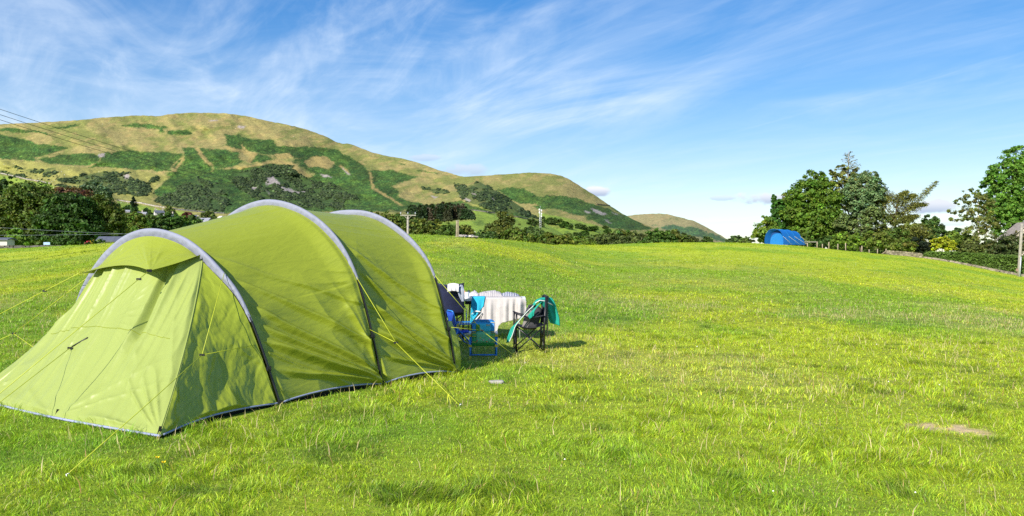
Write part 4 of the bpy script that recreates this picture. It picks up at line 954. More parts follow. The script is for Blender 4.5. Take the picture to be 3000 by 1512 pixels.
# leaning cedar-like conifer
def leaning():
    d = 120; base = np.array([gx(2625, d), d, float(tz(gx(2625, d), d))]); root = thing('leaning_conifer', 'leaning conifer with a long bare bough reaching right', 'tree', base)
    tr = MB(); cr = MB(); rng = np.random.default_rng(808)
    P = lambda x, y, dy=0: np.array([gx(x, d), d + dy, CH + (CY - y) / F * d]) - base
    boughs = [((2625, 735), (2622, 640), (2632, 590), (2600, 560)), ((2625, 660), (2650, 620), (2690, 585), (2742, 532)), ((2626, 640), (2660, 610), (2690, 600), (2718, 598)), ((2628, 620), (2650, 590), (2670, 575), (2680, 572)),
              ((2625, 650), (2650, 640), (2675, 635), (2692, 632)), ((2622, 640), (2595, 600), (2580, 580), (2570, 572)), ((2622, 660), (2590, 640), (2570, 630), (2555, 625)), ((2624, 690), (2660, 670), (2690, 668), (2700, 690)),
              ((2624, 690), (2590, 680), (2560, 680), (2548, 700)), ((2625, 610), (2630, 585), (2640, 570), (2650, 562)), ((2625, 700), (2670, 690), (2690, 700), (2696, 715)), ((2624, 610), (2610, 580), (2600, 572), (2590, 566))]
    for k, bo in enumerate(boughs):
        dy = 0 if k == 0 else rng.normal(0, .8); pts = np.array([P(x, y, dy * i / 3) for i, (x, y) in enumerate(bo)])
        t = np.linspace(0, 1, 14); c = np.array([np.interp(t, np.linspace(0, 1, 4), pts[:, a]) for a in range(3)]).T
        c[1:-1] = (c[:-2] + c[1:-1] + c[2:]) / 3
        tr.tube(c, np.linspace(.22 if k == 0 else .09, .02, 14), 6)
        nt_ = 1100 if k else 500
        tt = rng.uniform(.22, 1, nt_); q = np.array([np.interp(tt, t, c[:, a]) for a in range(3)]).T
        spread = (.55 * (1.15 - tt) + .12) * (1.7 if k in (0, 6, 7, 8, 10) else 1.0)
        off = rng.normal(0, 1, (nt_, 3)) * spread[:, None] * [.9, 1.1, .55] + np.stack([0 * tt, 0 * tt, -.25 * np.abs(rng.normal(0, 1, nt_)) * spread], 1)
        nr = rng.normal(0, .5, (nt_, 3)) + [0, 0, .7]; nr /= np.linalg.norm(nr, axis=1)[:, None]
        V, Q = leaf_cards(q + off, nr, .17, rng, .3); cr.add(V, Q, None, np.repeat(np.array([.17, .18, .036]) * rng.lognormal(0, .3, (nt_, 1)), 4, 0))
        for s in range(10):
            i0 = rng.integers(4, 14); e = c[i0] + np.array([rng.normal(0, .25), rng.normal(0, .25), rng.normal(-.05, .2)]) + (c[-1] - c[i0]) * .12; tr.tube([c[i0], e], [.02, .006], 4, cap=False)
    crown_mesh(cr, np.array([(*P(2622, 640), .9, 1, 1.3), (*P(2640, 690), 1.9, 1.5, 1.5), (*P(2590, 690), 1.5, 1.3, 1.3), (*P(2660, 660), 1.3, 1.2, 1.1)]), 7500, .16, (.14, .17, .034), 809, .25, .5)
    tr.build('trunk', M['bark'], root); cr.build('crown', M['needle'], root, color=True, shade=False)
leaning()
big_tree([(2480, 705, 40, 26), (2520, 712, 40, 24), (2455, 715, 24, 18)], 115, 2490, 3800, .15, (.075, .12, .018), 'leafy shrub behind the fence posts under the pine', 810, name='shrub', cat='shrub', r0=.1)
big_tree([(2565, 705, 36, 26), (2600, 715, 34, 20), (2640, 722, 40, 16)], 114, 2590, 4200, .15, (.068, .105, .018), 'yellow green shrub behind the stone wall end', 811, name='shrub', cat='shrub', r0=.1, col2=(.1, .1, .03))
big_tree([(2430, 712, 30, 18), (2395, 716, 24, 14)], 117, 2415, 2500, .15, (.03, .06, .014), 'dark green shrub right of the blue tent', 812, name='shrub', cat='shrub', r0=.1)
big_tree([(2725, 650, 24, 18), (2715, 680, 30, 26), (2745, 685, 26, 24), (2735, 665, 24, 22)], 132, 2728, 4800, .17, (.045, .085, .026), 'small round headed tree standing in the gap of the skyline', 813, r0=.16)
big_tree([(2760, 715, 26, 20), (2785, 722, 20, 16), (2740, 720, 22, 16)], 116, 2762, 2800, .14, (.17, .19, .015), 'bright yellow leaved shrub behind the hedge', 814, name='shrub', cat='shrub', r0=.08)
big_tree([(2690, 715, 22, 20), (2705, 725, 22, 14)], 116, 2695, 2200, .15, (.008, .014, .008), 'shrub coloured almost black for deep shade beside the yellow shrub', 815, name='shrub', cat='shrub', r0=.08)  # deep shade is put into the leaf colour
big_tree([(2810, 690, 20, 22), (2825, 715, 28, 24), (2800, 715, 18, 20)], 128, 2815, 3300, .16, (.028, .055, .02), 'dark small tree left of the white trunked birch', 816, r0=.14)
big_tree([(2985, 470, 45, 38), (2945, 510, 46, 40), (3020, 520, 50, 50), (2910, 545, 32, 28), (2960, 570, 55, 44), (2990, 620, 60, 46), (2930, 610, 44, 38), (2950, 660, 44, 34), (3040, 610, 50, 60), (2890, 500, 0.1, 0.1)], 128, 2985, 25000, .18, (0.058, 0.128, 0.022), 'tall bright green tree at the right edge of the view', 817, r0=.42, clump=.2, col2=(.09, .16, .03))
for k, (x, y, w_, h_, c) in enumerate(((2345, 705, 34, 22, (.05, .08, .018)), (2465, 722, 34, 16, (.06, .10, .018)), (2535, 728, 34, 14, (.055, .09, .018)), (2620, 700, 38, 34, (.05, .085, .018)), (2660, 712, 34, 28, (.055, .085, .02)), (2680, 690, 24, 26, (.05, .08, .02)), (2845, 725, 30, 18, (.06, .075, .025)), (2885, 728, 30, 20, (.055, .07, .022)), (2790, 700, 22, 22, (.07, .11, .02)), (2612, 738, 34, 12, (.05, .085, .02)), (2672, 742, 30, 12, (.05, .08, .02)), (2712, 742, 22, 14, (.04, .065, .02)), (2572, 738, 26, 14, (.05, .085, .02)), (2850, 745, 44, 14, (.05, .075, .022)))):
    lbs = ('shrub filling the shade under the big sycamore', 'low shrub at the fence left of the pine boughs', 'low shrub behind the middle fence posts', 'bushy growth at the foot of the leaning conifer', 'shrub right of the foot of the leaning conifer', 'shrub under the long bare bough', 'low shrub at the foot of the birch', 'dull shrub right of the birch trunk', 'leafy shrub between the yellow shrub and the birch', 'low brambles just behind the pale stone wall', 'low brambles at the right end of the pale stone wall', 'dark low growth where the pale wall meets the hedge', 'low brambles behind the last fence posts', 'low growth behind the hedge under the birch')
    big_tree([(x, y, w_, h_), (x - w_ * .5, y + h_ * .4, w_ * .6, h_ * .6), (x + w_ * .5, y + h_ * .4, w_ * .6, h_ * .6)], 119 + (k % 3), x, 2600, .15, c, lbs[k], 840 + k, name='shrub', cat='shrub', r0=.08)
# birch: open crown and white trunks
def birch():
    d = 121; base = np.array([gx(2866, d), d, float(tz(gx(2866, d), d))]); root = thing('birch_tree', 'open crowned birch with white trunks beside the right hand tree', 'tree', base)
    P = lambda x, y, dy=0: np.array([gx(x, d), d + dy, CH + (CY - y) / F * d]) - base
    tr = MB()
    tr.tube([P(2868, 740), P(2867, 690), P(2866, 640), P(2866, 600), P(2868, 560)], [.14, .12, .10, .07, .02], 8)
    tr.tube([P(2867, 655), P(2880, 635), P(2892, 615)], [.08, .06, .03], 6); tr.tube([P(2866, 655), P(2855, 640), P(2846, 615), P(2830, 590)], [.07, .05, .035, .015], 6)
    tr.tube([P(2885, 690), P(2900, 672), P(2908, 660)], [.06, .05, .02], 6); tr.tube([P(2854, 735), P(2852, 700), P(2850, 680)], [.07, .06, .02], 6)
    tr.tube([P(2846, 625), P(2810, 605), P(2785, 612)], [.035, .02, .008], 5); tr.tube([P(2866, 610), P(2840, 575), P(2835, 560)], [.04, .02, .008], 5)
    tr.build('trunk', M['palebark'], root)
    cr = MB(); sp = [(2845, 570, 26, 16), (2820, 592, 26, 12), (2790, 618, 22, 9), (2870, 580, 22, 22), (2845, 615, 34, 18), (2820, 640, 30, 12), (2880, 640, 30, 26), (2850, 675, 34, 20), (2895, 600, 24, 24), (2835, 705, 30, 18), (2880, 700, 36, 24), (2905, 660, 24, 26)]
    L = np.array(place_lobes(sp, d)); L[:, :3] -= base
    crown_mesh(cr, L, 9000, .13, (.15, .20, .04), 818, .30, .2, col2=(.19, .185, .05)); cr.build('crown', M['leaf'], root, color=True, shade=False)
birch()
big_tree([(2935, 720, 34, 34), (2960, 750, 36, 36), (2985, 720, 34, 40), (2915, 745, 26, 24), (2990, 770, 30, 24)], 108, 2955, 6500, .14, (.036, .058, .022), 'dark twiggy shrub mass below the stone roof', 819, name='shrub', cat='shrub', r0=.1, col2=(.06, .06, .025))
house('stone_house', 'house with a brown stone slate roof behind the right edge shrubs', 2998, 655, 116, 4.2, 5.2, 2.6, 2.3, rad(90 - 12), 'stonewall', 'roofslate', base_extra=4)

# hedge above the wall
def hedge():
    rng = np.random.default_rng(820); n = 15000; u = rng.uniform(2700, 3120, n)
    base = np.interp(u, [2700, 2860, 2990, 3120], [757, 782, 806, 826]); top = np.interp(u, [2700, 2725, 2800, 2930, 3120], [748, 737, 738, 747, 755]); d0 = np.interp(u, [2700, 3000, 3120], [107, 98, 96])
    f = rng.random(n) ** .75; py = base + (top - base) * f * (1 + .10 * (vn(u / 9, u * 0, 4) - .5)); off = rng.uniform(0, 1.5, n) * 1.0 + 0.25 * np.abs(rng.normal(0, .4, n)); off = np.where(rng.random(n) < .6, rng.normal(.25 + .45 * f, .18, n), off)
    d = d0 + off; P_ = np.stack([(u - CX) / F * d, d, CH + (CY - py) / F * d0], 1)
    nr = np.stack([rng.normal(0, .5, n), -.5 + rng.normal(0, .5, n), .5 + rng.normal(0, .5, n)], 1); nr /= np.linalg.norm(nr, axis=1)[:, None]
    V, Q = leaf_cards(P_, nr, .12, rng); c = np.array([.11, .185, .030]) * rng.lognormal(0, .3, (n, 1)) * (.8 + .5 * vn(u / 14, py / 10, 9))[:, None]
    root = thing('hedge', 'clipped green hedge above the low stone wall at the right', 'hedge', (gx(2860, 103), 103, 0))
    m = MB(); m.add(V - np.array([gx(2860, 103), 103, 0]), Q, None, np.repeat(c, 4, 0)); m.build('leaves', M['leaf'], root, color=True, shade=False)
    m = MB()
    for uu_ in np.linspace(2705, 3110, 60):
        dd_ = np.interp(uu_, [2700, 3000, 3120], [107, 98, 96]) + .7; x = gx(uu_, dd_); z = float(tz(x, dd_)); zt = CH + (CY - np.interp(uu_, [2700, 2725, 2800, 2930, 3120], [750, 742, 743, 752, 760])) / F * dd_
        m.tube(np.array([(x, dd_, z - .1), (x + rng.normal(0, .15), dd_, zt)]) - np.array([gx(2860, 103), 103, 0]), [.03, .012], 5)
    m.build('stem', M['bark'], root)
hedge()
# walls on the right
def wall_right(u0, u1, n, dd, h, off, label, seed, col, stone=.26):
    P_ = []
    for uu_ in np.linspace(u0, u1, n):
        D_ = float(np.interp(uu_, DIST[:, 0], DIST[:, 1])) + dd; x = gx(uu_, D_); P_.append((x, D_, float(tz(x, D_)) + off))
    o = stone_course(P_, h, .4, stone, seed, col).build('stone_wall', M['stone'], color=True, shade=False); tag(o, label, 'wall')
wall_right(2597, 2700, 6, 1.0, .72, -.05, 'pale dry stone wall beside the end fence post', 33, (.24, .21, .15))
wall_right(2706, 3080, 14, 1.2, .34, -.05, 'low tumbled grey wall at the foot of the hedge', 34, (.27, .23, .18), .3)

# fence of posts and rails
fr = thing('post_fence', 'wooden post and wire fence along the right field edge', 'fence', (gx(2450, 110), 110, float(tz(gx(2450, 110), 110))))
fb = np.array(fr.location)
tops = []
for (x, yt, yb) in ((1040, 390, 458), (1105, 392, 462), (1255, 366, 468), (1340, 402, 480), (1440, 372, 488), (1582, 400, 492), (1705, 388, 512), (1960, 430, 530), (2075, 488, 540), (2205, 480, 568), (2342, 478, 580)):
    px = 2160 + x * .1863; yt = 640 + yt * .1863; yb = 640 + yb * .1863; d = 110 - 2 * (px - 2350) / 250
    p0 = at(px, yb, d); p1 = at(px + random.uniform(-.5, .5), yt, d); z0 = float(tz(p0[0], d)); p0[2] = min(z0, p0[2]) - .1
    MB().tube(np.array([p0, p0 * .5 + p1 * .5, p1]) - fb, .07, 6).build('post', M['wood'], fr); tops.append(p1)
for (a, b, f) in ((0, 2, .98),):
    A = at(2160 + 1010 * .1863, 640 + 368 * .1863, 110.2); B = at(2160 + 1262 * .1863, 640 + 371 * .1863, 109.8)
    MB().box((A + B) / 2 - fb, (np.linalg.norm(B - A), .05, .09)).build('rail', M['greywood'], fr, shade=False)
    A = at(2160 + 1010 * .1863, 640 + 392 * .1863, 110.2); B = at(2160 + 1110 * .1863, 640 + 392 * .1863, 109.8); MB().box((A + B) / 2 - fb, (np.linalg.norm(B - A), .05, .08)).build('rail', M['greywood'], fr, shade=False)
MB().tube(np.array([at(2582, 745, 108), at(2597, 735, 108)]) - fb, .05, 6).build('brace', M['wood'], fr)
for h_ in (.25, .55, .85):
    pts = [np.array([p[0], p[1] + .06, float(tz(p[0], p[1])) + h_]) - fb for p in tops[2:]]
    MB().tube(pts, .008, 4).build('wire', M['wire'], fr)

# pole at the right edge
pd = 92.5; pb = np.array([gx(2984, pd), pd, float(tz(gx(2984, pd), pd)) - .1]); pt = at(2994, 655, pd) - pb
r_ = thing('utility_pole', 'grey wooden pole leaning slightly at the right edge by the hedge', 'pole', pb)
MB().tube([(0, 0, -.2), pt * .3, pt * .65, pt], [.19, .175, .16, .14], 10).build('shaft', M['greywood'], r_)
MB().tube([np.array([0, -.2, .1]), pt * .38 + [0, -.2, 0]], [.07, .07], 6).build('cable_guard', M['insul'], r_)
MB().box(pt * .14 + np.array([-.28, -.05, 0]), (.18, .1, .32)).build('meter_box', plain('rusty_box', (.3, .2, .15), .7), r_, shade=False)
# pole beyond the crest, and wires
pd = 104.0; pb = np.array([gx(1194, pd), pd, float(tz(gx(1194, pd), pd))]); T_ = at(1195, 631, pd) - pb
r_ = thing('utility_pole', 'weathered utility pole with a crossarm beyond the near crest', 'pole', pb)
MB().tube([(-.05, 0, -.3), T_ * .5, T_], [.18, .16, .14], 10).build('shaft', M['greywood'], r_)
MB().box(T_ + np.array([.05, -.12, .0]), (2.0, .12, .14), 0.08).build('crossarm', M['greywood'], r_, shade=False)
MB().tube([T_ + [-.45, -.14, -.05], T_ + [0, -.14, -.6]], .03, 5).build('brace', M['greywood'], r_); MB().tube([T_ + [.5, -.14, -.05], T_ + [0, -.14, -.6]], .03, 5).build('brace', M['greywood'], r_)
ins = []
for dx in (-.92, .02, .98):
    q = T_ + np.array([dx, -.10, .07]); MB().tube([q, q + [0, 0, .12], q + [0, 0, .13], q + [0, 0, .22], q + [0, 0, .23], q + [0, 0, .34]], [.03, .03, .09, .09, .06, .05], 8).build('insulator', M['insul'], r_); ins.append(q + pb + np.array([0, 0, .34]))
pd = 38.0; pl = np.array([gx(-420, pd), pd, float(tz(gx(-420, pd), pd))])
r_ = thing('utility_pole', 'utility pole out of the picture to the left carrying the overhead wires', 'pole', pl)
topz = at(0, 300, 31)[2]
MB().tube([(0, 0, -.3), (0, 0, 9.6 - pl[2])], [.18, .14], 10).build('shaft', M['greywood'], r_); MB().box((0, -.12, 9.3 - pl[2]), (.12, 2.0, .14)).build('crossarm', M['greywood'], r_, shade=False)
names = ('uppermost of the three overhead wires crossing the fell', 'middle one of the three overhead wires crossing the fell', 'lowest of the three overhead wires crossing the fell')
for k, (y0, q) in enumerate(zip((320, 336, 351), (ins[2], ins[1], ins[0]))):
    A = at(0, y0, 46.0 - k); B = q; t = np.linspace(-.32, 1, 40)[:, None]; W_ = A + (B - A) * t; W_[:, 2] -= 2.6 * (4 * t * (1 - t))[:, 0] * .45
    W_[:, 2] = np.where(t[:, 0] < 0, W_[:, 2], W_[:, 2])
    tag(MB().tube(W_, .014, 5).build('power_line', M['wire']), names[k], 'wire', 'overhead wires from the utility pole')
for k, (a, b, lb) in enumerate((((-60, 663), (395, 683), 'upper pale wire sagging in front of the left trees'), ((-60, 689), (395, 681), 'lower pale wire in front of the left trees'))):
    A = at(*a, 100); B = at(*b, 108); t = np.linspace(0, 1.4, 24)[:, None]; W_ = A + (B - A) * t; W_[:, 2] -= .35 * (t * (1.4 - t))[:, 0]
    tag(MB().tube(W_, .013, 5).build('telephone_line', M['palewire']), lb, 'wire', 'pale wires in front of the left trees')
# gate post and stone heap on the near crest
pd = 43.5; x = gx(1340, pd); z = float(tz(x, pd)); zt = at(1340, 647, pd)[2] - z
r_ = thing('gate_post', 'square weathered wooden post alone on the near crest', 'post', (x, pd, z))
m = MB(); 
for (a, b, wd) in ((-.2, zt * .3, .125), (zt * .3, zt * .7, .122), (zt * .7, zt, .118)): m.box((0.005 * a, 0, (a + b) / 2), (wd, wd, b - a), .5)
m.build('shaft', M['wood'], r_, shade=False); MB().box((0, 0, zt + .012), (.13, .13, .03), .5).build('cap', M['greywood'], r_, shade=False)
rng = np.random.default_rng(44); pd = 44.5; c0 = np.array([gx(1368, pd), pd, float(tz(gx(1368, pd), pd))]); m = MB()
for k in range(34):
    px_ = rng.uniform(-.52, .55); s = rng.uniform(.10, .26); hz = max(0, .10 * (1 - abs(px_ + .15) / .6)) 
    m.box((px_, rng.normal(0, .16), rng.uniform(0, 1) * hz + .04), (s * 1.4, s, rng.uniform(.04, .09)), rng.uniform(0, 3), np.array([.46, .42, .38]) * rng.uniform(.6, 1.3), rng.normal(0, .15))
tag(m.build('stone_heap', M['stone'], color=True, shade=False, loc=None), 'low heap of flat pale stones beside the wooden post', 'stones').location = tuple(c0)

# telecom mast
mp_ = hill_pt(1, 1576, 656); dM = 620.0; mb_ = at(1583, 668, dM); r_ = thing('telecom_mast', 'pale lattice telecom mast on the valley slope', 'mast', mb_)
Hm = (645 - 612 + 22) / F * dM; m = MB()
for (sx_, sy_) in ((-1, -1), (1, -1), (0, 1)): m.tube([(sx_ * .9, sy_ * .8, -6), (sx_ * .5, sy_ * .45, Hm)], .10, 4)
for k in range(9):
    z0 = Hm * k / 9; z1 = Hm * (k + 1) / 9; w0 = .9 - .4 * k / 9
    m.tube([(-w0, -.7, z0), (w0 * .95, -.7, z1)], .06, 4); m.tube([(w0, -.7, z0), (-w0 * .95, -.7, z1)], .06, 4)
m.build('lattice', M['alu'], r_)
for (z, x_) in ((.98, -.9), (.93, .9), (.82, -.8), (.76, .9), (.62, .8)): MB().box((x_, -.6, Hm * z), (.7, .5, 1.3)).build('antenna', M['white'], r_, shade=False)
MB().tube([(0, 0, Hm), (0, 0, Hm + 2.6)], .09, 4).build('spike', M['alu'], r_)

# sheep far off
sm = MB(); 
sm.add(IV * [.62, .34, .36] + [0, 0, .72], None, IT); sm.add(IV * [.2, .13, .15] + [.68, 0, .84], None, IT)
for (a, b) in ((-.35, -.16), (-.35, .16), (.35, -.16), (.35, .16)): sm.tube([(a, b, 0), (a, b, .5)], .06, 5)
sheep_mat = plain('cream_fleece', (.78, .74, .66), .9, .1)
first = None; sg = [(1, 12, 483), (1, 40, 480), (1, 65, 492), (1, 114, 525), (1, 152, 533), (1, 160, 530), (1, 180, 504), (1, 189, 513), (1, 202, 498), (1, 290, 505), (1, 157, 552), (1, 355, 595), (1, 374, 596), (1, 460, 616), (1, 328, 569), (1, 170, 505), (1, 130, 540),
                    (1, 1386, 684), (1, 1392, 682), (1, 1400, 682), (1, 1385, 688), (1, 300, 365), (1, 320, 362), (1, 690, 378), (1, 760, 382), (1, 860, 402)]
for (i, x, y) in sg:
    if first is None: first = sm.build('sheep', sheep_mat); o = first
    else: o = first.copy(); COL.objects.link(o)
    p = hill_pt(i, x, y); o.location = tuple(p); o.rotation_euler = (0, 0, random.uniform(0, 6.28)); o.scale = (1.35,) * 3
    up_ = y < 460
    tag(o, ('tiny white sheep high on the tan slope of the fell' if up_ else 'tiny white sheep grazing on the green valley field beyond the crest') if (x > 1000 or up_) else 'tiny white sheep grazing on the left pasture below the bracken', 'sheep', 'sheep on the fell' if up_ else ('sheep on the valley field' if x > 1000 else 'sheep on the left pasture'))

# ------------------------------------------------------------------ the green tunnel tent
ANG = rad(22)
TU = np.array([-math.cos(ANG), math.sin(ANG), 0.0]); TA = np.array([math.sin(ANG), math.cos(ANG), 0.0]); TVv = np.array([0, 0, 1.0]) - 0.1 * TA
CAM = np.array([0, 0, CH])
def hit(px, py, R):
    n = np.cross(TU, TVv); D_ = np.array([(px - CX) / F, 1, (CY - py) / F]); t = np.dot(R - CAM, n) / np.dot(D_, n)
    return CAM + t * D_
def ab(px, py, R):
    P_ = hit(px, py, R) - R; A_ = np.stack([TU, TVv], 1); return np.linalg.lstsq(A_, P_, rcond=None)[0]
SS = 1.165
TR = {1: [(705, 1018), (680, 940), (655, 865), (628, 795), (600, 735), (565, 690), (520, 640), (470, 600), (410, 578), (360, 576), (310, 595), (260, 640), (225, 690), (200, 740)],
      2: [(962, 968), (945, 880), (925, 790), (900, 700), (880, 650), (850, 600), (810, 557), (770, 530), (730, 512), (690, 503)],
      3: [(1147, 938), (1135, 860), (1110, 750), (1093, 690), (1075, 650), (1040, 605), (1000, 570), (960, 545), (920, 531)]}
WID = {1: 3.30, 2: 3.18, 3: 3.2}; TOPB = {1: None, 2: 2.36, 3: 2.285}
NT = 121
class Hoop: pass
HP = {}
for k in TR:
    px0 = [(x * SS, y * SS) for x, y in TR[k]]
    h = Hoop(); h.R = G(*px0[0]); q = np.array([ab(x, y, h.R) for x, y in px0]); q[0] = 0
    if k == 1: q = np.vstack([q, [WID[1] - .24, .80], [WID[1] - .10, .38], [WID[1], 0]])
    else:
        mid = np.array([[WID[k] / 2, TOPB[k]]]); q = q[q[:, 0] < WID[k] / 2 - .08]; mir = q[::-1].copy(); mir[:, 0] = WID[k] - mir[:, 0]; q = np.vstack([q, mid, mir])
    # smooth resample by arc length
    s = np.r_[0, np.cumsum(np.linalg.norm(np.diff(q, axis=0), axis=1))]; t = np.linspace(0, s[-1], 600); c = np.stack([np.interp(t, s, q[:, 0]), np.interp(t, s, q[:, 1])], 1)
    ker = np.hanning(61); ker /= ker.sum(); pad = np.vstack([2 * c[0] - c[30:0:-1], c, 2 * c[-1] - c[-2:-32:-1]]); c = np.stack([np.convolve(pad[:, a], ker, 'valid') for a in (0, 1)], 1)
    c[0] = q[0]; c[-1] = q[-1]
    s = np.r_[0, np.cumsum(np.linalg.norm(np.diff(c, axis=0), axis=1))]; t = np.linspace(0, s[-1], NT); c = np.stack([np.interp(t, s, c[:, 0]), np.interp(t, s, c[:, 1])], 1)
    tg = np.gradient(c, axis=0); tg /= np.linalg.norm(tg, axis=1)[:, None]; nrm = np.stack([tg[:, 1], -tg[:, 0]], 1)
    cen = np.array([c[:, 0].mean(), .9]); sgn = np.sign(np.sum(nrm * (c - cen), 1).mean()); nrm *= sgn
    h.c, h.n, h.L = c, nrm, s[-1]
    h.P = lambda off, h=h: h.R + (h.c + h.n * np.asarray(off).reshape(-1, 1))[:, :1] * TU + (h.c + h.n * np.asarray(off).reshape(-1, 1))[:, 1:] * TVv
    tt = np.linspace(0, 1, NT); h.t = tt
    zz = c[:, 1]; lo = {1: .93, 2: 1.32, 3: 1.33}[k]
    h.sl = smooth(lo - .04, lo + .12, zz)                         # 1 where the grey sleeve is
    h.fin = .015 + .062 * smooth(lo - .05, lo + .7, zz)
    h.inner = h.P(-h.fin); h.outer = h.P(np.zeros(NT))
    HP[k] = h

def surf_normals(P):
    du = np.gradient(P, axis=0); dv = np.gradient(P, axis=1); n = np.cross(du, dv); return n / (np.linalg.norm(n, axis=2)[..., None] + 1e-12)
def up_grid(P, n, m_):
    """bilinear upsample of a grid"""
    a = np.linspace(0, P.shape[0] - 1, n); b = np.linspace(0, P.shape[1] - 1, m_); i = np.clip(a.astype(int), 0, P.shape[0] - 2); j = np.clip(b.astype(int), 0, P.shape[1] - 2); fa = (a - i)[:, None, None]; fb_ = (b - j)[None, :, None]
    return (P[i][:, j] * (1 - fa) * (1 - fb_) + P[i + 1][:, j] * fa * (1 - fb_) + P[i][:, j + 1] * (1 - fa) * fb_ + P[i + 1][:, j + 1] * fa * fb_)
def fab_grid(m, P, uvs):
    m.grid(P)
    if m.UV is None: m.UV = []
    m.UV.append(np.concatenate([uvs.reshape(-1, 2), np.zeros((uvs.shape[0] * uvs.shape[1], 1))], 1))

org = HP[2].R.copy(); org[2] = 0
tent = thing('tunnel_tent', 'lime green tunnel tent with grey hoop sleeves pitched in the foreground', 'tent', org)
def tb(m, name, mat, shade=True):
    m.V = [v - org for v in m.V]; return m.build(name, mat, tent, shade)

def fan(pu, pv, cu, cv, freq, seed, sharp=2.0, reach=1.5, start=0.03):
    """folds radiating from a pegged or tied point"""
    a = np.arctan2(pv - cv, pu - cu); r = np.hypot(pu - cu, pv - cv)
    return (ridge(a * freq, r * .5 + 3, seed) ** sharp) * np.exp(-(r / reach) ** 2) * smooth(start, .35, r)

def facets(x, y, n, seed, ax=1.0):
    """crumple: distance to the nearest of many random points, straight sharp creases between them"""
    rng = np.random.default_rng(seed); pts = np.stack([rng.uniform(x.min(), x.max(), n), rng.uniform(y.min(), y.max(), n)], 1); d1 = np.full(x.shape, 9.); d2 = np.full(x.shape, 9.)
    for p in pts:
        d = np.hypot((x - p[0]) * ax, y - p[1]); d2 = np.minimum(d2, np.maximum(d, d1)); d1 = np.minimum(d1, d)
    return d1, d2
def body(k0, k1, sag, seed, name):
    h0, h1_ = HP[k0], HP[k1]; ns = 190; NV_ = 460; s = np.linspace(0, 1, ns)[None, :, None]
    A_, B_ = h0.inner[:, None], h1_.inner[:, None]; A_ = A_ + TA * .02; B_ = B_ - TA * .02
    P_ = A_ * (1 - s) + B_ * s
    P_ = up_grid(P_, NV_, ns)
    tt = np.linspace(0, 1, NV_)[:, None]; sv = np.linspace(0, 1, ns)[None, :]
    # inward sag between the hoops (less along the ground)
    b0 = np.interp(np.linspace(0, 1, NV_), h0.t, h0.c[:, 1])[:, None]
    nrm = up_grid((h0.n[:, :1] * TU + h0.n[:, 1:] * TVv)[:, None].repeat(2, 1), NV_, ns)
    curve = (4 * sv * (1 - sv)) ** .8
    dep = sag * curve * (0.35 + .65 * smooth(.1, 1.0, b0)) * (1 - .84 * smooth(1.25, 2.0, b0)) + .05 * smooth(.0, .06, sv) * (1 - smooth(.85, 1, sv)) * smooth(.3, 1.2, b0) * (1 - .85 * smooth(1.3, 2.0, b0))
    P_ = P_ - nrm * dep[..., None]
    # the lower hem rises a little between the pegging points
    hem = (smooth(.05, 0, tt) + smooth(.95, 1, tt)) * .06 * curve
    P_[..., 2] += hem + .015
    Lw = np.linalg.norm(h1_.R - h0.R); Lt = h0.L
    pu = sv * Lw + 0 * tt; pv = tt * Lt + 0 * sv
    n_ = surf_normals(P_)
    if np.sum(n_ * nrm) < 0: n_ = -n_
    dsp = 0
    low = smooth(2.1, .3, np.minimum(pv, Lt - pv))
    for side in (0, 1):
        v0 = 0 if side == 0 else Lt; sg = 1 if side == 0 else -1
        dsp = dsp + .060 * fan(pu, pv, Lw + .05, v0 - .05 * sg, 3.6, seed + side, 2.0, 1.5, .05) + .020 * fan(pu, pv, Lw + .05, v0 - .05 * sg, 6, seed + 15 + side, 2.0, 1.2, .05)
        dsp = dsp + .026 * fan(pu, pv, -.25, v0 + .85 * sg, 3.2, seed + 5 + side, 1.8, 1.0, .25)
        dsp = dsp + .018 * fan(pu, pv, Lw + .2, v0 + 1.15 * sg, 3.2, seed + 9 + side, 1.8, .9, .2)
        # single long folds from the front leg down to the rear peg
        for (f0, f1, am, wd0) in ((.80, .02, .085, .05), (1.0, .06, .070, .045), (1.30, .12, .070, .06), (1.75, .45, .048, .06), (2.1, .9, .03, .05), (.42, .0, .045, .035)):
            line = v0 + sg * (f0 + (f1 - f0) * (pu / Lw) ** .8)
            dsp = dsp + am * np.exp(-((pv - line) / (wd0 * (1.25 - .7 * pu / Lw))) ** 2) * smooth(0, .25, pu / Lw)
    q1 = pv + pu * .55
    dsp = dsp + .024 * (ridge(q1 * 4.2, pu * .35 + 3, seed + 3) ** 2.5) * low
    hor = smooth(1.2, 2.4, np.minimum(pv, Lt - pv))
    dsp = dsp + .009 * (ridge((pv + pu * .12) * 6.5, pu * .28 + 4, seed + 22) ** 2) * (.25 + .75 * hor) + .0025 * (ridge((pv + pu * .2) * 17, pu * .8, seed + 23) ** 2)
    dsp = dsp + .002 * ridge(q1 * 13 + .6 * vn(pu * 3, pv * 3, seed + 12), pu * 2.2, seed + 13) ** 3 * low
    edge = smooth(0, .04, sv) * smooth(1, .96, sv)
    P_ = P_ + n_ * (dsp * edge)[..., None]
    m = MB(); fab_grid(m, P_, np.stack([pu, pv], -1)); o = tb(m, name, M['green_fly'])
    # pale piping along the hem and a mud flap coloured near black for the shadow gap under it
    for row in (0, -1):
        e = P_[row].copy(); m = MB(); m.tube(e + np.array([0, 0, 0.0]), .011, 6); tb(m, 'hem_piping', M['piping'])
        inn = -np.sign(np.dot(TU, e[ns // 2] - (h0.R + TU * WID[k0] / 2))) * TU
        low = e.copy(); low[:, 2] = np.array([float(tz(a, b)) for a, b in e[:, :2]]) - .01; 
        m = MB(); m.grid(np.stack([e + inn * .012, low + inn * .05], 1)); tb(m, 'shadow_mud_flap', M['skirt'])
    return P_
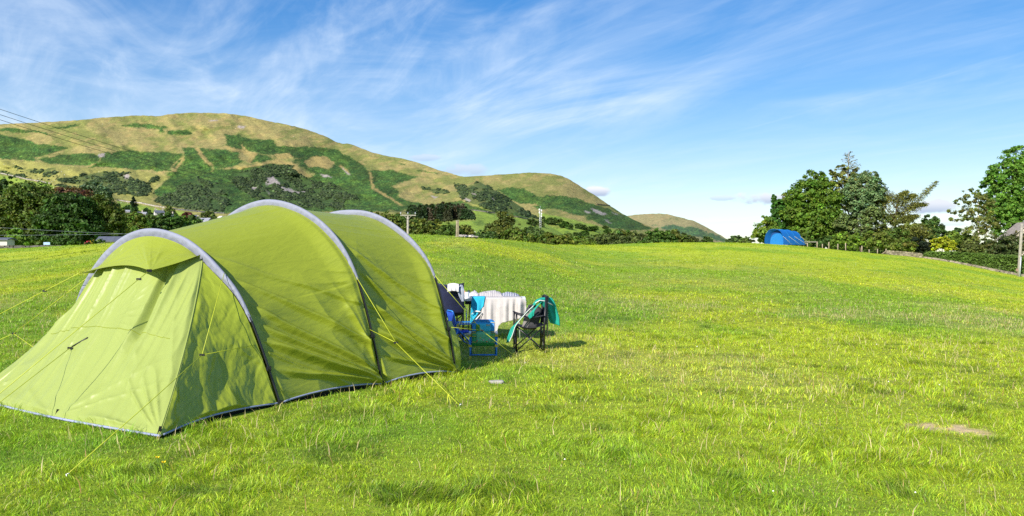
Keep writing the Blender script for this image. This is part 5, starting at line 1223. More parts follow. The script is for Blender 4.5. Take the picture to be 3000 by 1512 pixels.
Pb12 = body(1, 2, .12, 1100, 'side_fly')
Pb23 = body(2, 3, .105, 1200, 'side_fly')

# sleeves, poles, clips
for k in HP:
    h = HP[k]; idx = np.where(h.sl > .02)[0]; i0, i1 = idx[0], idx[-1] + 1
    sec = []
    rng = np.random.default_rng(900 + k); n2 = (i1 - i0) * 3; ti = np.linspace(i0, i1 - 1, n2)
    def I(a): return np.array([np.interp(ti, np.arange(NT), a[:, j]) for j in range(a.shape[1])]).T
    O = I(h.outer); NN = I(h.n[:, :1] * TU + h.n[:, 1:] * TVv); fin = np.interp(ti, np.arange(NT), h.fin) ; sll = np.interp(ti, np.arange(NT), h.sl)
    ar = np.linspace(0, h.L, NT); arc = np.interp(ti, np.arange(NT), ar)
    cross = [(.000, -.030), (.016, -.020), (.022, -.002), (.014, .016), (0, .020), (-.014, .016), (-.022, -.002), (-.020, -.025)]
    ring = []
    for (a, o_) in [(.010, -1.12), (.016, -.72), (.021, -.35), (.020, -.02), (.010, .18), (0, .24), (-.010, .18), (-.020, -.02), (-.021, -.35), (-.016, -.72), (-.010, -1.12)]:
        puck = 1.7 * (ridge(arc * 13 + o_ * 3.5, np.full_like(arc, 1 + o_), 40 + k) ** 3 - .25) * .013 * np.exp(-((o_ + .5) / .45) ** 2) + (fbm(arc * 7, arc * 0 + o_ * 2, 2, 50 + k) - .5) * .004
        ring.append(O + NN * (np.where(o_ < 0, o_ * fin, o_ * .06))[:, None] - TA * (a * (.55 + .45 * sll) * 1.0 + np.sign(a) * puck)[:, None])
    Pg = np.stack(ring, 1); m = MB(); uv = np.stack([np.repeat(arc[:, None], Pg.shape[1], 1), np.repeat(np.linspace(0, .3, Pg.shape[1])[None], len(arc), 0)], -1); fab_grid(m, Pg, uv); tb(m, 'pole_sleeve', M['sleeve'])
    for (a, b) in ((0, i0 + 3), (i1 - 3, NT)):
        m = MB(); pp = h.outer[a:b].copy(); m.tube(pp, .013, 8); tb(m, 'pole', M['pole'])
    for j, zc in ((0, {1: .40, 2: .62, 3: .62}[k]), (1, {1: .40, 2: .62, 3: .62}[k])):
        half = np.arange(NT // 2) if j == 0 else np.arange(NT // 2, NT); ic = half[np.argmin(np.abs(h.c[half, 1] - zc))]
        m = MB(); m.box(h.outer[ic], (.05, .045, .05), ANG); m.box(h.outer[ic] - TA * .03, (.022, .05, .022), ANG); tb(m, 'pole_clip', M['black'], False)
    for pos in (0, NT - 1):
        m = MB(); p = h.outer[pos]; m.box((p[0], p[1], .02), (.06, .04, .05), ANG); tb(m, 'pegging_tab', M['black'], False)

# rear wall behind the last hoop
h = HP[3]; rim = h.inner; cen = h.R + TU * WID[3] / 2 + TVv * .0
ns = 40; s = np.linspace(0, 1, ns)[None, :, None]; low = h.inner.copy(); low[:, 2] = .02; low = low * 1.0
bot = cen + (np.linspace(-.5, .5, NT)[:, None] * WID[3] * -1) * -TU * 1.0; bot = h.R + np.linspace(0, 1, NT)[:, None] * TU * WID[3]; bot[:, 2] = .02
Pr = rim[:, None] * (1 - s) + bot[:, None] * s; bulge = (np.sin(np.linspace(0, math.pi, NT)) ** .7)[:, None] * np.sin(np.linspace(0, math.pi / 2, ns))[None] * .08 + .01
Pr = Pr + TA * bulge[..., None]; Pr[..., 2] = np.maximum(Pr[..., 2], .015)
pu = np.repeat(h.t[:, None] * h.L, ns, 1); pv = np.repeat(np.linspace(0, 2, ns)[None], NT, 0); Pr = Pr + TA * ((fbm(pu * 3, pv * 2, 3, 71) - .5) * .05)[..., None]
m = MB(); fab_grid(m, Pr, np.stack([pu, pv], -1)); tb(m, 'rear_wall', M['green_side'])
# grey mesh edge of the rear door, tied back beside the last hoop
ti = np.linspace(0, 1, 30); e0 = np.array([np.interp(ti * 14, np.arange(NT), h.outer[:, j]) for j in range(3)]).T
D0 = e0 + TA * .05 - TU * (.006 + .02 * np.sin(ti * math.pi))[:, None] * 1.0; D1 = e0 + TA * .14 - TU * (.008 + .045 * np.sin(ti * math.pi) ** 1.3)[:, None]; D2 = e0 + TA * (.20 * np.sin(ti * math.pi) ** .7)[:, None] + TU * .02
for a_ in (D0, D1, D2): a_[:, 2] = np.maximum(a_[:, 2], .02)
m = MB(); g_ = up_grid(np.stack([e0, D0, D1, D2], 1), 60, 16); fab_grid(m, g_, np.stack(np.meshgrid(np.linspace(0, 1.2, 60), np.linspace(0, .3, 16), indexing='ij'), -1)); tb(m, 'door_flap', M['green_side'])

# front porch: sloping front panel between two side panels
h = HP[1]; CR = G(468, 1285); CL = G(-100, 1165)
aK = ab(606, 750, h.R); iR = int(np.argmin(np.linalg.norm(h.c[:NT // 2] - aK, axis=1))); iL = NT - 1 - iR
top = h.inner - TA * .03
def loft(T0, B0, n, m_, sag, hold=0.0):
    """T0: top edge, B0: ground edge -> sheet that hangs in a hollow curve between them"""
    a = np.linspace(0, 1, n); T1 = np.array([np.interp(a, np.linspace(0, 1, len(T0)), T0[:, j]) for j in range(3)]).T; B1 = np.array([np.interp(a, np.linspace(0, 1, len(B0)), B0[:, j]) for j in range(3)]).T
    v = np.linspace(0, 1, m_)[None, :, None]; P_ = T1[:, None] * (1 - v) + B1[:, None] * v
    drop = sag[:, None] if np.ndim(sag) else np.full((n, 1), sag)
    vv = np.linspace(0, 1, m_)[None]; 
    P_ = P_ + TA * (drop * 4 * vv * (1 - vv) * (1 - .25 * vv))[..., None]
    P_[..., 2] -= (drop * .55 * 4 * vv * (1 - vv))
    return P_
n, m_ = 240, 200
frontB = np.array([CR * (1 - t) + CL * t for t in np.linspace(0, 1, 21)]); frontB += (-TA)[None] * (.10 * np.sin(np.linspace(0, math.pi, 21)))[:, None]; frontB[:, 2] = .02
a = np.linspace(0, 1, n); sagf = .06 + .10 * smooth(.45, 1, a) + .02 * np.sin(a * math.pi)
Pf = loft(top[iR:iL + 1], frontB, n, m_, sagf)
pu = np.repeat((a * 2.9)[:, None], m_, 1); pv = np.repeat(np.linspace(0, 2.2, m_)[None], n, 0)
nf = surf_normals(Pf); 
if nf[n // 2, m_ // 2] @ (-TA) < 0: nf = -nf
tau = np.repeat(a[:, None], m_, 1); vv = np.repeat(np.linspace(0, 1, m_)[None], n, 0)
wd_ = 2.2 + 1.6 * vv; xx = (tau - .5) * wd_; yy = vv * 2.3
dsp = .040 * fan(xx, yy, -.5 * 3.8, 2.3, 5, 1301, 2.5, 1.5, .02) + .018 * fan(xx, yy, -.28, 2.3, 5, 1302, 2.5, 1.3, .02) + .035 * fan(xx, yy, .42 * 3.8, 2.3, 5, 1303, 2.5, 1.5, .02)
dsp = dsp + .008 * fan(xx, yy, -.05, 1.12, 7, 1304, 2.0, .7, .02) + .032 * (ridge(xx * 3.2 + yy * .25, yy * .10, 1305) ** 2.5) * smooth(1.9, .6, yy) + .018 * (ridge(xx * 7 + yy * .5, yy * .12, 1306) ** 2) * smooth(.15, .6, yy) + .003 * (ridge(xx * 15 + yy * .4, yy * .08, 1316) ** 2) * smooth(.2, .8, yy)
dsp = dsp + .0015 * ridge(yy * 11 + vn(xx * 2, yy * 2, 1311) * 1.5, xx * 1.2, 1307) ** 4 + .004 * (fbm(xx * 5, yy * 2, 3, 1308) - .5)
dsp = dsp - .09 * np.exp(-((xx + .66 + .14 * (yy - 1)) / .06) ** 2) * smooth(.15, .5, yy) * smooth(1.7, 1.0, yy)
edge = smooth(0, .03, tau) * smooth(1, .97, tau) * smooth(0, .06, vv) * smooth(1, .97, vv)
Pf = Pf + nf * (dsp * edge)[..., None]
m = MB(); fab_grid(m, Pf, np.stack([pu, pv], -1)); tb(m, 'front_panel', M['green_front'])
m = MB(); m.tube(Pf[:, -1] + [0, 0, .004], .012, 6); tb(m, 'hem_piping', M['piping'])
e = Pf[:, -1]; low = e - TA * 0 + TA * .03; low[:, 2] = -.01; m = MB(); m.grid(np.stack([e, low], 1)); tb(m, 'shadow_mud_flap', M['skirt'])
m = MB(); m.tube(Pf[1] + nf[1] * .004, .007, 6); tb(m, 'ridge_seam', M['green_front'])
# cross seam with a small reinforced patch
j = int(m_ * .52); m = MB(); m.tube(Pf[20:n - 20, j] + nf[20:n - 20, j] * .002, .0035, 5); tb(m, 'cross_seam', M['green_fly'])
# side panels
RB, LB = h.inner[0], h.inner[-1]
for side in (0, 1):
    if side == 0: T0 = top[:iR + 1][::-1]; corner = Pf[0, -1]; B0 = np.array([corner * (1 - t) + (RB - TA * .02) * t for t in np.linspace(0, 1, 12)]); ridge_e = Pf[0]
    else: T0 = top[iL:]; corner = Pf[-1, -1]; B0 = np.array([corner * (1 - t) + (LB - TA * .02) * t for t in np.linspace(0, 1, 12)]); ridge_e = Pf[-1]
    inward = TU if side == 0 else -TU
    B0 = B0 + inward * (.10 * np.sin(np.linspace(0, math.pi, 12)))[:, None]; B0[:, 2] = .02 + .03 * np.sin(np.linspace(0, math.pi, 12))
    n3, m3 = 130, 160; P3 = loft(T0, B0, n3, m3, np.zeros(n3))
    # first column must follow the ridge
    re = np.array([np.interp(np.linspace(0, 1, m3), np.linspace(0, 1, m_), ridge_e[:, q]) for q in range(3)]).T
    wgt = (1 - np.linspace(0, 1, n3))[:, None, None] ** 1.5; P3 = P3 + (re - P3[0])[None] * wgt
    av = np.repeat(np.linspace(0, 1, n3)[:, None], m3, 1); vv3 = np.repeat(np.linspace(0, 1, m3)[None], n3, 0)
    P3 = P3 + inward * (.10 * np.sin(av * math.pi) * np.sin(vv3 * math.pi))[..., None]
    n_ = surf_normals(P3); 
    if n_[n3 // 2, m3 // 2] @ inward > 0: n_ = -n_
    al_ = (corner - RB) if side == 0 else (corner - LB); al_ = al_ / np.linalg.norm(al_); xx3 = np.tensordot(P3 - P3[:1, -1:], -al_, 1); yy3 = 1.9 - P3[..., 2]
    wx3 = xx3 + .12 * (fbm(xx3 * 3, yy3 * 3, 2, 1501) - .5); wy3 = yy3 + xx3 * .8 + .12 * (fbm(xx3 * 3, yy3 * 3, 2, 1502) - .5)
    fa1, fa2 = facets(wx3, wy3, 60, 1503 + side, 1.0); fb1, fb2 = facets(wx3, wy3, 330, 1505 + side, 1.0)
    cr_ = -.10 * fa1 + .035 * np.minimum(fa2 - fa1, .05) - .065 * fb1 + .020 * (ridge(xx3 * 4 + yy3 * 2.2 + .5 * vn(xx3 * 4, yy3 * 4, 1511), yy3 * 1.2, 1508) ** 2) + .010 * (ridge(yy3 * 5 - xx3 * 3.5, xx3 * 1.5, 1509) ** 2.5) + .02 * (fbm(xx3 * 2.2, yy3 * 1.8, 2, 1507) - .5)
    cr_ = cr_ + .03
    cr_ = cr_ + .016 * fan(xx3, yy3, .0, 1.9, 5, 1520, 2, 1.0) + .05 * np.exp(-((av - .60) / .13) ** 2) * smooth(.1, .5, vv3)
    edge = smooth(0, .05, av) * smooth(1, .95, av) * smooth(0, .08, vv3) * smooth(1, .96, vv3)
    P3 = P3 + n_ * ((cr_ - .02) * edge)[..., None]
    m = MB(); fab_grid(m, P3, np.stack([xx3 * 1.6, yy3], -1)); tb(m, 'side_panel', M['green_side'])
    m = MB(); m.tube(P3[4:, -1], .010, 6); tb(m, 'hem_piping', M['piping'])
    e = P3[:, -1]; low = e + inward * .04; low[:, 2] = -.01; m = MB(); m.grid(np.stack([e + inward * .008, low], 1)); tb(m, 'shadow_mud_flap', M['skirt'])
# pegging tabs on the front hem
for (px, py) in ((468, 1281), (168, 1228), (-90, 1166)):
    p = G(px, py); m = MB(); m.box((p[0], p[1] - .01, .05), (.025, .012, .10), ANG, tilt=.25); tb(m, 'pegging_tab', M['black'], False)
# awning over the front window
def off_front(px, py, lift):
    """point on the sight line, a little in front of the front panel"""
    D_ = np.array([(px - CX) / F, 1, (CY - py) / F]); D_ /= np.linalg.norm(D_)
    F_ = Pf.reshape(-1, 3); r = F_ - CAM; t = r @ D_; dist = np.linalg.norm(r - t[:, None] * D_, axis=1); i = np.argmin(dist)
    return CAM + D_ * (t[i] - lift)
tipL = hit(231, 801, h.R) - TA * .30; tipL = CAM + (np.array([(231 - CX) / F, 1, (CY - 801) / F])) * tipL[1]
tipM = off_front(437, 793, .42); tipR = hit(597, 746, h.R) - TA * .05
def lerp3(A, B, n): return A + (B - A) * np.linspace(0, 1, n)[:, None]
edge1 = lerp3(tipR, tipM, 40); b_ = np.sin(np.linspace(0, math.pi, 40))[:, None]; edge1 = edge1 + np.array([0, 0, -.012]) * b_
edge2 = lerp3(tipM, tipL, 50); tq = np.linspace(0, 1, 50); b_ = (np.sin(tq * math.pi) * (1 - .3 * tq))[:, None]; edge2 = edge2 + (np.array([0, 0, .085]) + TA * .10) * b_
front_e = np.vstack([edge1, edge2[1:]])
tp = h.inner - TA * .035; iRt = int(np.argmin(np.linalg.norm(h.c[:NT // 2] - ab(597, 746, h.R), axis=1))); iLt = NT - 1 - int(np.argmin(np.linalg.norm(h.c[NT // 2:][::-1] - ab(262, 770, h.R), axis=1)))
n4, m4 = 140, 50; Tn = tp[iRt:iLt + 1]; a = np.linspace(0, 1, n4); T1 = np.array([np.interp(a, np.linspace(0, 1, len(Tn)), Tn[:, j]) for j in range(3)]).T; B1 = np.array([np.interp(a, np.linspace(0, 1, len(front_e)), front_e[:, j]) for j in range(3)]).T
v = np.linspace(0, 1, m4)[None, :, None]; Pw = T1[:, None] * (1 - v) + B1[:, None] * v; vv = np.linspace(0, 1, m4)[None]; Pw[..., 2] -= .03 * np.sin(vv * math.pi) * np.sin(a * math.pi)[:, None]
nw = surf_normals(Pw); nw = np.where((nw[..., 2] < 0)[..., None], -nw, nw); pu = np.repeat((a * 2.4)[:, None], m4, 1); pv = np.repeat(vv * .8, n4, 0)
dsp = .012 * fan(pu, pv, 1.05, .85, 7, 1601, 2.5, .7, .01) + .010 * (ridge(pu * 3.2 - pv * 5, pv * .8, 1602) ** 3) + .004 * (fbm(pu * 5, pv * 5, 3, 1603) - .5) + .014 * fan(pu, pv, 2.4, .8, 7, 1604, 2.5, 1.1, .01)
Pw = Pw + nw * (dsp * np.sin(vv * math.pi) * np.sin(a * math.pi)[:, None] ** .5)[..., None]
m = MB(); fab_grid(m, Pw, np.stack([pu, pv], -1)); tb(m, 'awning', M['green_fly'])

# guy lines
def rope(pts, label=None, r=.0035):
    m = MB(); m.tube(np.array(pts), r, 6); o = tb(m, 'guy_rope', M['rope']); return o
def slider(p, rope_obj, rz=0.0):
    m = MB(); m.box(np.asarray(p) - org, (.05, .012, .022), rz); m.build('slider', M['black'], rope_obj, False)
def on_ray(px, py, d): return at(px, py, d)
def peg(p):
    m = MB(); m.tube([(p[0], p[1], -.03), (p[0], p[1], .02)], .006, 6); m.tube([(p[0], p[1], .018), (p[0] + .02, p[1], .022)], .005, 5); tb(m, 'peg', M['alu'])
def pair(k, a_px, b_px, j_px, end, loopend=False):
    h = HP[k]; A_ = hit(*a_px, h.R) - TA * .02; B_ = hit(*b_px, h.R) - TA * .035; E = np.array([end[0], end[1], .01])
    D_ = np.array([(j_px[0] - CX) / F, 1, (CY - j_px[1]) / F]); M_ = (A_ + B_) / 2; v = E - M_
    # closest point of the line middle -> peg to the sight line of the joint
    w0 = M_ - CAM; a, b, c = v @ v, v @ D_, D_ @ D_; d_, e_ = v @ w0, D_ @ w0; den_ = a * c - b * b; sD = (a * e_ - b * d_) / den_; J = CAM + D_ * sD
    o = rope([A_, J]); rope([B_, J]); slider(J, o); rope([J, J * .5 + E * .5 - [0, 0, .006], E]); peg(E); return J, E
J, E = pair(1, (661, 800), (757, 1009), (592, 1040), G(195, 1396))
J, E = pair(2, (1047, 812), (1088, 965), (1160, 1004), G(1347, 1190))
lp = [E + (J - E) * .17, E + (J - E) * .15 + [.02, 0, -.10], E + (J - E) * .15 + [0.0, 0, -.16], E + (J - E) * .15 + [-.025, 0, -.10], E + (J - E) * .17]; rope(lp, r=.004)
J, E = pair(3, (1277, 808), (1325, 958), (1412, 968), G(1537, 1066))
hl = HP[1]
o = rope([tipM, G(-170, 1295) + [0, 0, .01]]); slider(tipM + (G(-170, 1295) - tipM) * .06, o); peg(G(-170, 1295))
m = MB(); m.box(tipM, (.05, .02, .03), .5); tb(m, 'awning_clip', M['black'], False)
P0 = off_front(211, 1015, .02); o = rope([P0, G(-170, 1313) + [0, 0, .01]]); slider(P0 + (G(-170, 1313) - P0) * .02, o); peg(G(-170, 1313))
P00 = off_front(258, 990, .0); m = MB(); m.tube([P00, P0], [.012, .006], 5); tb(m, 'strap', M['black'])
EL = G(-260, 1053); o = rope([tipL, EL]); slider(tipL + (EL - tipL) * .16, o); peg(EL)
A_ = hit(254, 815, hl.R); B_ = hl.outer[int(NT * .955)]; EL2 = G(-160, 1066); J = A_ + (EL2 - A_) * .42; J = CAM + np.array([(40 - CX) / F, 1, (CY - 977) / F]) * J[1]
o = rope([A_, J]); rope([B_, J]); slider(J, o); rope([J, EL2]); peg(EL2)

# ------------------------------------------------------------------ camp furniture
def gz_(x, y): return float(tz(x, y))
def cyl(parent, name, mat, pts, r, n=8): return MB().tube(pts, r, n).build(name, mat, parent)
def cloth(name, mat, P_, parent=None, th=.006, loc=None):
    m = MB(); m.grid(P_); o = m.build(name, mat, parent)
    md = o.modifiers.new('thickness', 'SOLIDIFY'); md.thickness = th; md.offset = 0
    return o
CHO = G(1550, 1034); CHO[2] = gz_(CHO[0], CHO[1])
def camp_chair(label, loc, rz, mat, black, seat_z=.45, back_z=.93):
    """folding chair; local +x is the side the sitter faces away from (the back)"""
    r = thing('camp_chair', label, 'chair', loc, None, rz)
    X0, X1, Y0 = -.235, .225, .255
    for sy in (-1, 1):
        cyl(r, 'leg', M['pole'], [(X1, sy * Y0, 0), (X1 + .005, sy * Y0, seat_z), (X1 + .035, sy * (Y0 - .01), back_z)], .0155)          # rear upright
        cyl(r, 'leg', M['pole'], [(X0, sy * Y0, 0), (X0, sy * Y0, seat_z + .03), (X0 + .005, sy * Y0, .66)], .0145)               # front upright
        cyl(r, 'cross_brace', M['pole'], [(X0, sy * Y0, .03), (X1, sy * Y0, seat_z)], .0105); cyl(r, 'cross_brace', M['pole'], [(X1, sy * (Y0 - .02), .03), (X0, sy * (Y0 - .02), seat_z)], .0105)
        a = np.linspace(0, 1, 14); zc = .655 - .045 * np.sin(a * math.pi) - .035 * a
        P_ = np.stack([np.stack([X0 - .02 + (X1 - X0 + .02) * a, np.full(14, sy * Y0 + o_), zc + (.0 if o_ else -.012)], 1) for o_ in (-.045, -.02, .02, .045)], 1); cloth('armrest', mat, P_, r, .016)
    for xx_ in (X0, X1):
        cyl(r, 'cross_brace', M['pole'], [(xx_, -Y0, .03), (xx_, Y0, seat_z)], .0105); cyl(r, 'cross_brace', M['pole'], [(xx_, Y0, .03), (xx_, -Y0, seat_z)], .0105)
    u = np.linspace(0, 1, 16); U_, V_ = np.meshgrid(u, u, indexing='ij'); sag_ = .085 * np.sin(U_ * math.pi) * (.55 + .45 * np.sin(V_ * math.pi))
    cloth('seat', mat, np.stack([X0 - .01 + (X1 - X0 + .02) * U_, -Y0 + 2 * Y0 * V_, seat_z + .02 - sag_], -1), r, .01)
    cloth('backrest', mat, np.stack([X1 + .02 + .03 * U_ + .05 * np.sin(V_ * math.pi), -Y0 + 2 * Y0 * V_, seat_z + .02 + (back_z - seat_z) * U_ - .03 * np.sin(V_ * math.pi) * U_], -1), r, .01)
    for sy in (-1, 1):
        for xx_ in (X0, X1): MB().box((xx_, sy * Y0, .012), (.045, .04, .024)).build('foot', M['black'], r, False)
    return r
camp_chair('black folding camp chair holding a grey rucksack and a teal jacket', CHO, rad(4), M['blackcloth'], True, .44, .93)
# rucksack on the seat, leaning on the back
def blob(m, c, s, seed, col=None, rough=.08, tilt=0.0):
    import bmesh
    bm = bmesh.new(); bmesh.ops.create_cube(bm, size=2.0); bmesh.ops.subdivide_edges(bm, edges=bm.edges[:], cuts=5, use_grid_fill=True)
    V = np.array([v.co[:] for v in bm.verts]); Fq = np.array([[v.index for v in f.verts] for f in bm.faces]); bm.free()
    r_ = np.linalg.norm(V, axis=1)[:, None]; V = V * (.55 + .45 * 1.25 / r_); V = V + rough * (np.stack([fbm(V[:, 0] * 1.7 + seed, V[:, 1] * 1.7 + V[:, 2], 2, seed), fbm(V[:, 1] * 1.7, V[:, 2] * 1.7 + seed, 2, seed + 1), fbm(V[:, 2] * 1.7 + V[:, 0], V[:, 0] + seed, 2, seed + 2)], 1) - .5) * 2
    V = V * np.array(s)
    ct, st_ = math.cos(tilt), math.sin(tilt); V = np.stack([V[:, 0] * ct + V[:, 2] * st_, V[:, 1], -V[:, 0] * st_ + V[:, 2] * ct], 1) + np.array(c)
    m.add(V, Fq, None, col); return m
grey_pack = plain('dark_grey_pack_cloth', (.045, .045, .05), .75, .3, 15, bump=.2); pack_panel = plain('mid_grey_pack_panel', (.20, .18, .17), .75, .2, 15)
rk = thing('rucksack', 'dark grey rucksack slumped on the black camp chair', 'bag', CHO + [.03, -.06, .385])
m = MB(); blob(m, (.02, .02, .19), (.125, .13, .19), 4, tilt=.28); m.build('body', grey_pack, rk)
m = MB(); blob(m, (-.055, -.045, .16), (.055, .075, .17), 9, tilt=.33); m.build('pocket', pack_panel, rk)
m = MB(); m.tube([(.07, -.11, .36), (.02, -.13, .41), (-.03, -.10, .36)], .012, 6); m.build('strap', M['black'], rk); m = MB(); m.box((-.05, -.122, .29), (.02, .01, .03)); m.build('buckle', M['alu'], rk, False)
# teal jacket thrown over the chair back
teal = plain('teal_fleece', (.004, .30, .22), .8, .12, 14, bump=.25); tealw = plain('white_trim', (.75, .75, .72), .7, .05)
jk = thing('jacket', 'teal jacket with white trim draped over the black chair back', 'jacket', CHO)
def ribbon(path, widths, axis, n=40, m_=10, fold=.012, seed=0):
    path = np.asarray(path, float); t = np.linspace(0, 1, n); s_ = np.linspace(0, 1, len(path)); c = np.array([np.interp(t, s_, path[:, j]) for j in range(3)]).T
    for _ in range(3): c[1:-1] = (c[:-2] + 2 * c[1:-1] + c[2:]) / 4
    wv = np.interp(t, np.linspace(0, 1, len(widths)), widths); ax_ = np.asarray(axis, float); ax_ = ax_ if ax_.ndim == 2 else np.tile(ax_, (len(path), 1)); axx = np.array([np.interp(t, s_, ax_[:, j]) for j in range(3)]).T; axx /= np.linalg.norm(axx, axis=1)[:, None]
    tg = np.gradient(c, axis=0); tg /= np.linalg.norm(tg, axis=1)[:, None]; nn = np.cross(tg, axx); v = np.linspace(-.5, .5, m_)
    P_ = c[:, None] + axx[:, None] * (wv[:, None] * v[None])[..., None] + nn[:, None] * (fold * np.sin(v * 11 + seed)[None] + fold * 1.5 * (fbm(t[:, None] * 6 + seed, v[None] * 5, 2, seed) - .5))[..., None]
    return P_
def loc_(px, py, dy): 
    p = at(px, py, CHO[1] + dy); return p - CHO
# main drape: from the far left tip, up over the back and down on the right
P_ = ribbon([loc_(1552, 912, -.05), loc_(1566, 888, -.06), loc_(1584, 877, -.05), loc_(1600, 880, -.02), loc_(1612, 900, .0), loc_(1622, 930, .02), (loc_(1626, 950, .03))], [.20, .26, .28, .26, .20, .19, .17], [(.2, .9, .25), (.25, .9, .3), (.35, .9, .1), (.75, .6, .25), (.95, .3, .12), (.98, .2, -.05), (.95, .2, -.3)], 50, 14, .016, 3); cloth('body', teal, P_, jk, .012)
P_ = ribbon([loc_(1556, 905, -.30), loc_(1538, 920, -.32), loc_(1518, 942, -.33), loc_(1503, 958, -.33), loc_(1494, 985, -.33), loc_(1487, 1004, -.32)], [.14, .12, .085, .08, .075, .045], [(.55, -.1, .8), (.6, -.1, .7), (.65, -.1, .65), (.85, -.1, .4), (.95, -.1, .25), (.95, -.1, .2)], 40, 8, .006, 5); cloth('sleeve', teal, P_, jk, .010)
tr_ = P_[:, -1] + np.array([0, -.012, 0]); MB().tube(tr_, .006, 6).build('trim', tealw, jk)
P_ = ribbon([loc_(1580, 890, -.30), loc_(1566, 905, -.31), loc_(1556, 918, -.32), (loc_(1558, 930, -.31))], [.10, .16, .15, .08], [(.7, -.1, .6)] * 4, 24, 8, .012, 8); cloth('hood', teal, P_, jk, .012)
MB().tube([loc_(1568, 888, -.22), loc_(1582, 880, -.20), loc_(1597, 882, -.16), loc_(1612, 890, -.1), loc_(1620, 894, -.08)], [.006, .008, .008, .014, .003], 6).build('trim', tealw, jk)
MB().tube([loc_(1604, 905, .0), loc_(1604, 940, .0), loc_(1603, 990, .0)], .014, 6).build('strap', M['greywood'], rk if False else jk)

# camping table with its cloths
TB = np.array([gx(1440, 15.0), 15.0, 0]); TB[2] = gz_(TB[0], TB[1]); th_ = .76
tbl = thing('camping_table', 'folding camping table laid with towels and dishes', 'table', TB)
MB().box((0, 0, th_ - .012), (1.26, .66, .024)).build('table_top', M['white'], tbl, False)
MB().box((0, -.325, th_ - .03), (1.27, .018, .045)).build('rim', M['alu'], tbl, False); MB().box((-.635, 0, th_ - .03), (.018, .66, .045)).build('rim', M['alu'], tbl, False)
MB().box((-.40, -.12, th_ - .075), (.16, .30, .085)).build('net_tray', M['blackcloth'], tbl, False)
for (x, y, x2) in ((-.50, -.29, -.53), (-.42, .28, -.45), (.50, -.29, .53), (.40, .28, .45), (-.37, -.28, -.36)):
    cyl(tbl, 'leg', M['black'] if x < -.3 else M['alu'], [(x, y, th_ - .03), ((x + x2) / 2, y, th_ * .45), (x2, y, 0)], .012); 
cyl(tbl, 'stay', M['alu'], [(-.60, -.30, th_ - .06), (-.44, -.29, th_ * .72)], .010); cyl(tbl, 'stay', M['alu'], [(-.455, -.30, th_ * .7), (-.45, -.30, th_ * .35)], .013)
lin = plain('beige_linen', (.50, .465, .445), .9, .08, 10, bump=.25, bscale=90); turq = plain('turquoise_towel', (.02, .40, .58), .9, .1, 14, bump=.3)
# beige sheet hanging over the long near edge
nx_, nz = 90, 50; xs = np.linspace(-.30, .645, nx_); hem = np.interp(xs, [-.30, -.1, .06, .10, .14, .4, .645], [.34, .22, .13, .11, .27, .36, .44]) + .05 * (vn(xs * 14, xs * 0, 83) - .5) 
Pd = np.zeros((nx_, nz, 3)); folds = .15 * (fbm(xs * 7.5, xs * 0, 2, 77) - .5) + .014 * (ridge(xs * 5.3 + .4 * np.sin(xs * 11), xs * 0, 78) ** 2 - .3) + .018 * np.sin(xs * 47 + 2)
for i, x in enumerate(xs):
    top_pts = [(x, .05, th_ + .012), (x, -.20, th_ + .014), (x, -.325, th_ + .012), (x, -.352, th_ - .02)]
    for j in range(nz):
        v = j / (nz - 1)
        if v < .25: q = v / .25 * 2; a_ = int(min(q, 1)); f = q - a_; p = np.array(top_pts[a_]) * (1 - f) + np.array(top_pts[a_ + 1]) * f
        else:
            f = (v - .25) / .75; p = np.array([x, -.345 - .012 - folds[i] * min(1, f * 3) - .03 * f, th_ + .008 - (th_ - hem[i]) * f + (.0 if f > .05 else 0)])
        p = np.array(p, float); p[2] -= .07 * float(smooth(.54, .645, x)) * (1 if v < .25 else 1 - (v - .25) / .75); p[1] -= .0
        Pd[i, j] = p
Pd[..., 2] += .004 * (fbm(Pd[..., 0] * 14, Pd[..., 2] * 14 + Pd[..., 1] * 9, 2, 5) - .5)
sh = cloth('linen_sheet', lin, Pd, None, .005); sh.location = tuple(TB); tag(sh, 'beige linen sheet hanging in folds over the near table edge', 'sheet')
# turquoise towel beside it, with a turned up corner
xs = np.linspace(-.40, -.16, 30); Pt = np.zeros((30, 36, 3))
for i, x in enumerate(xs):
    for j in range(36):
        v = j / 35
        if v < .2: p = (x + .05, -.10 - .26 * v / .2 + .0, th_ + .022)
        else:
            f = (v - .2) / .8; hx = np.interp(x, [-.40, -.16], [.26, .60]); p = (x + .05 * (1 - f) + .02 * f, -.375 - .02 * math.sin(x * 40) * f - .03 * f, th_ + .018 - (th_ - hx) * f)
        Pt[i, j] = p
tw = cloth('turquoise_towel', turq, Pt, None, .012); tw.location = tuple(TB); tag(tw, 'turquoise towel hanging at the left of the beige sheet', 'towel')
MB().tube([(-.35, -.43, .47), (-.29, -.435, .53), (-.20, -.43, .52), (-.17, -.42, .50)], [.008, .014, .014, .006], 6).build('turned_hem', tealw, tw); MB().tube([(-.34, -.43, .30), (-.26, -.435, .39), (-.16, -.42, .50)], [.008, .013, .008], 6).build('turned_hem', tealw, tw)
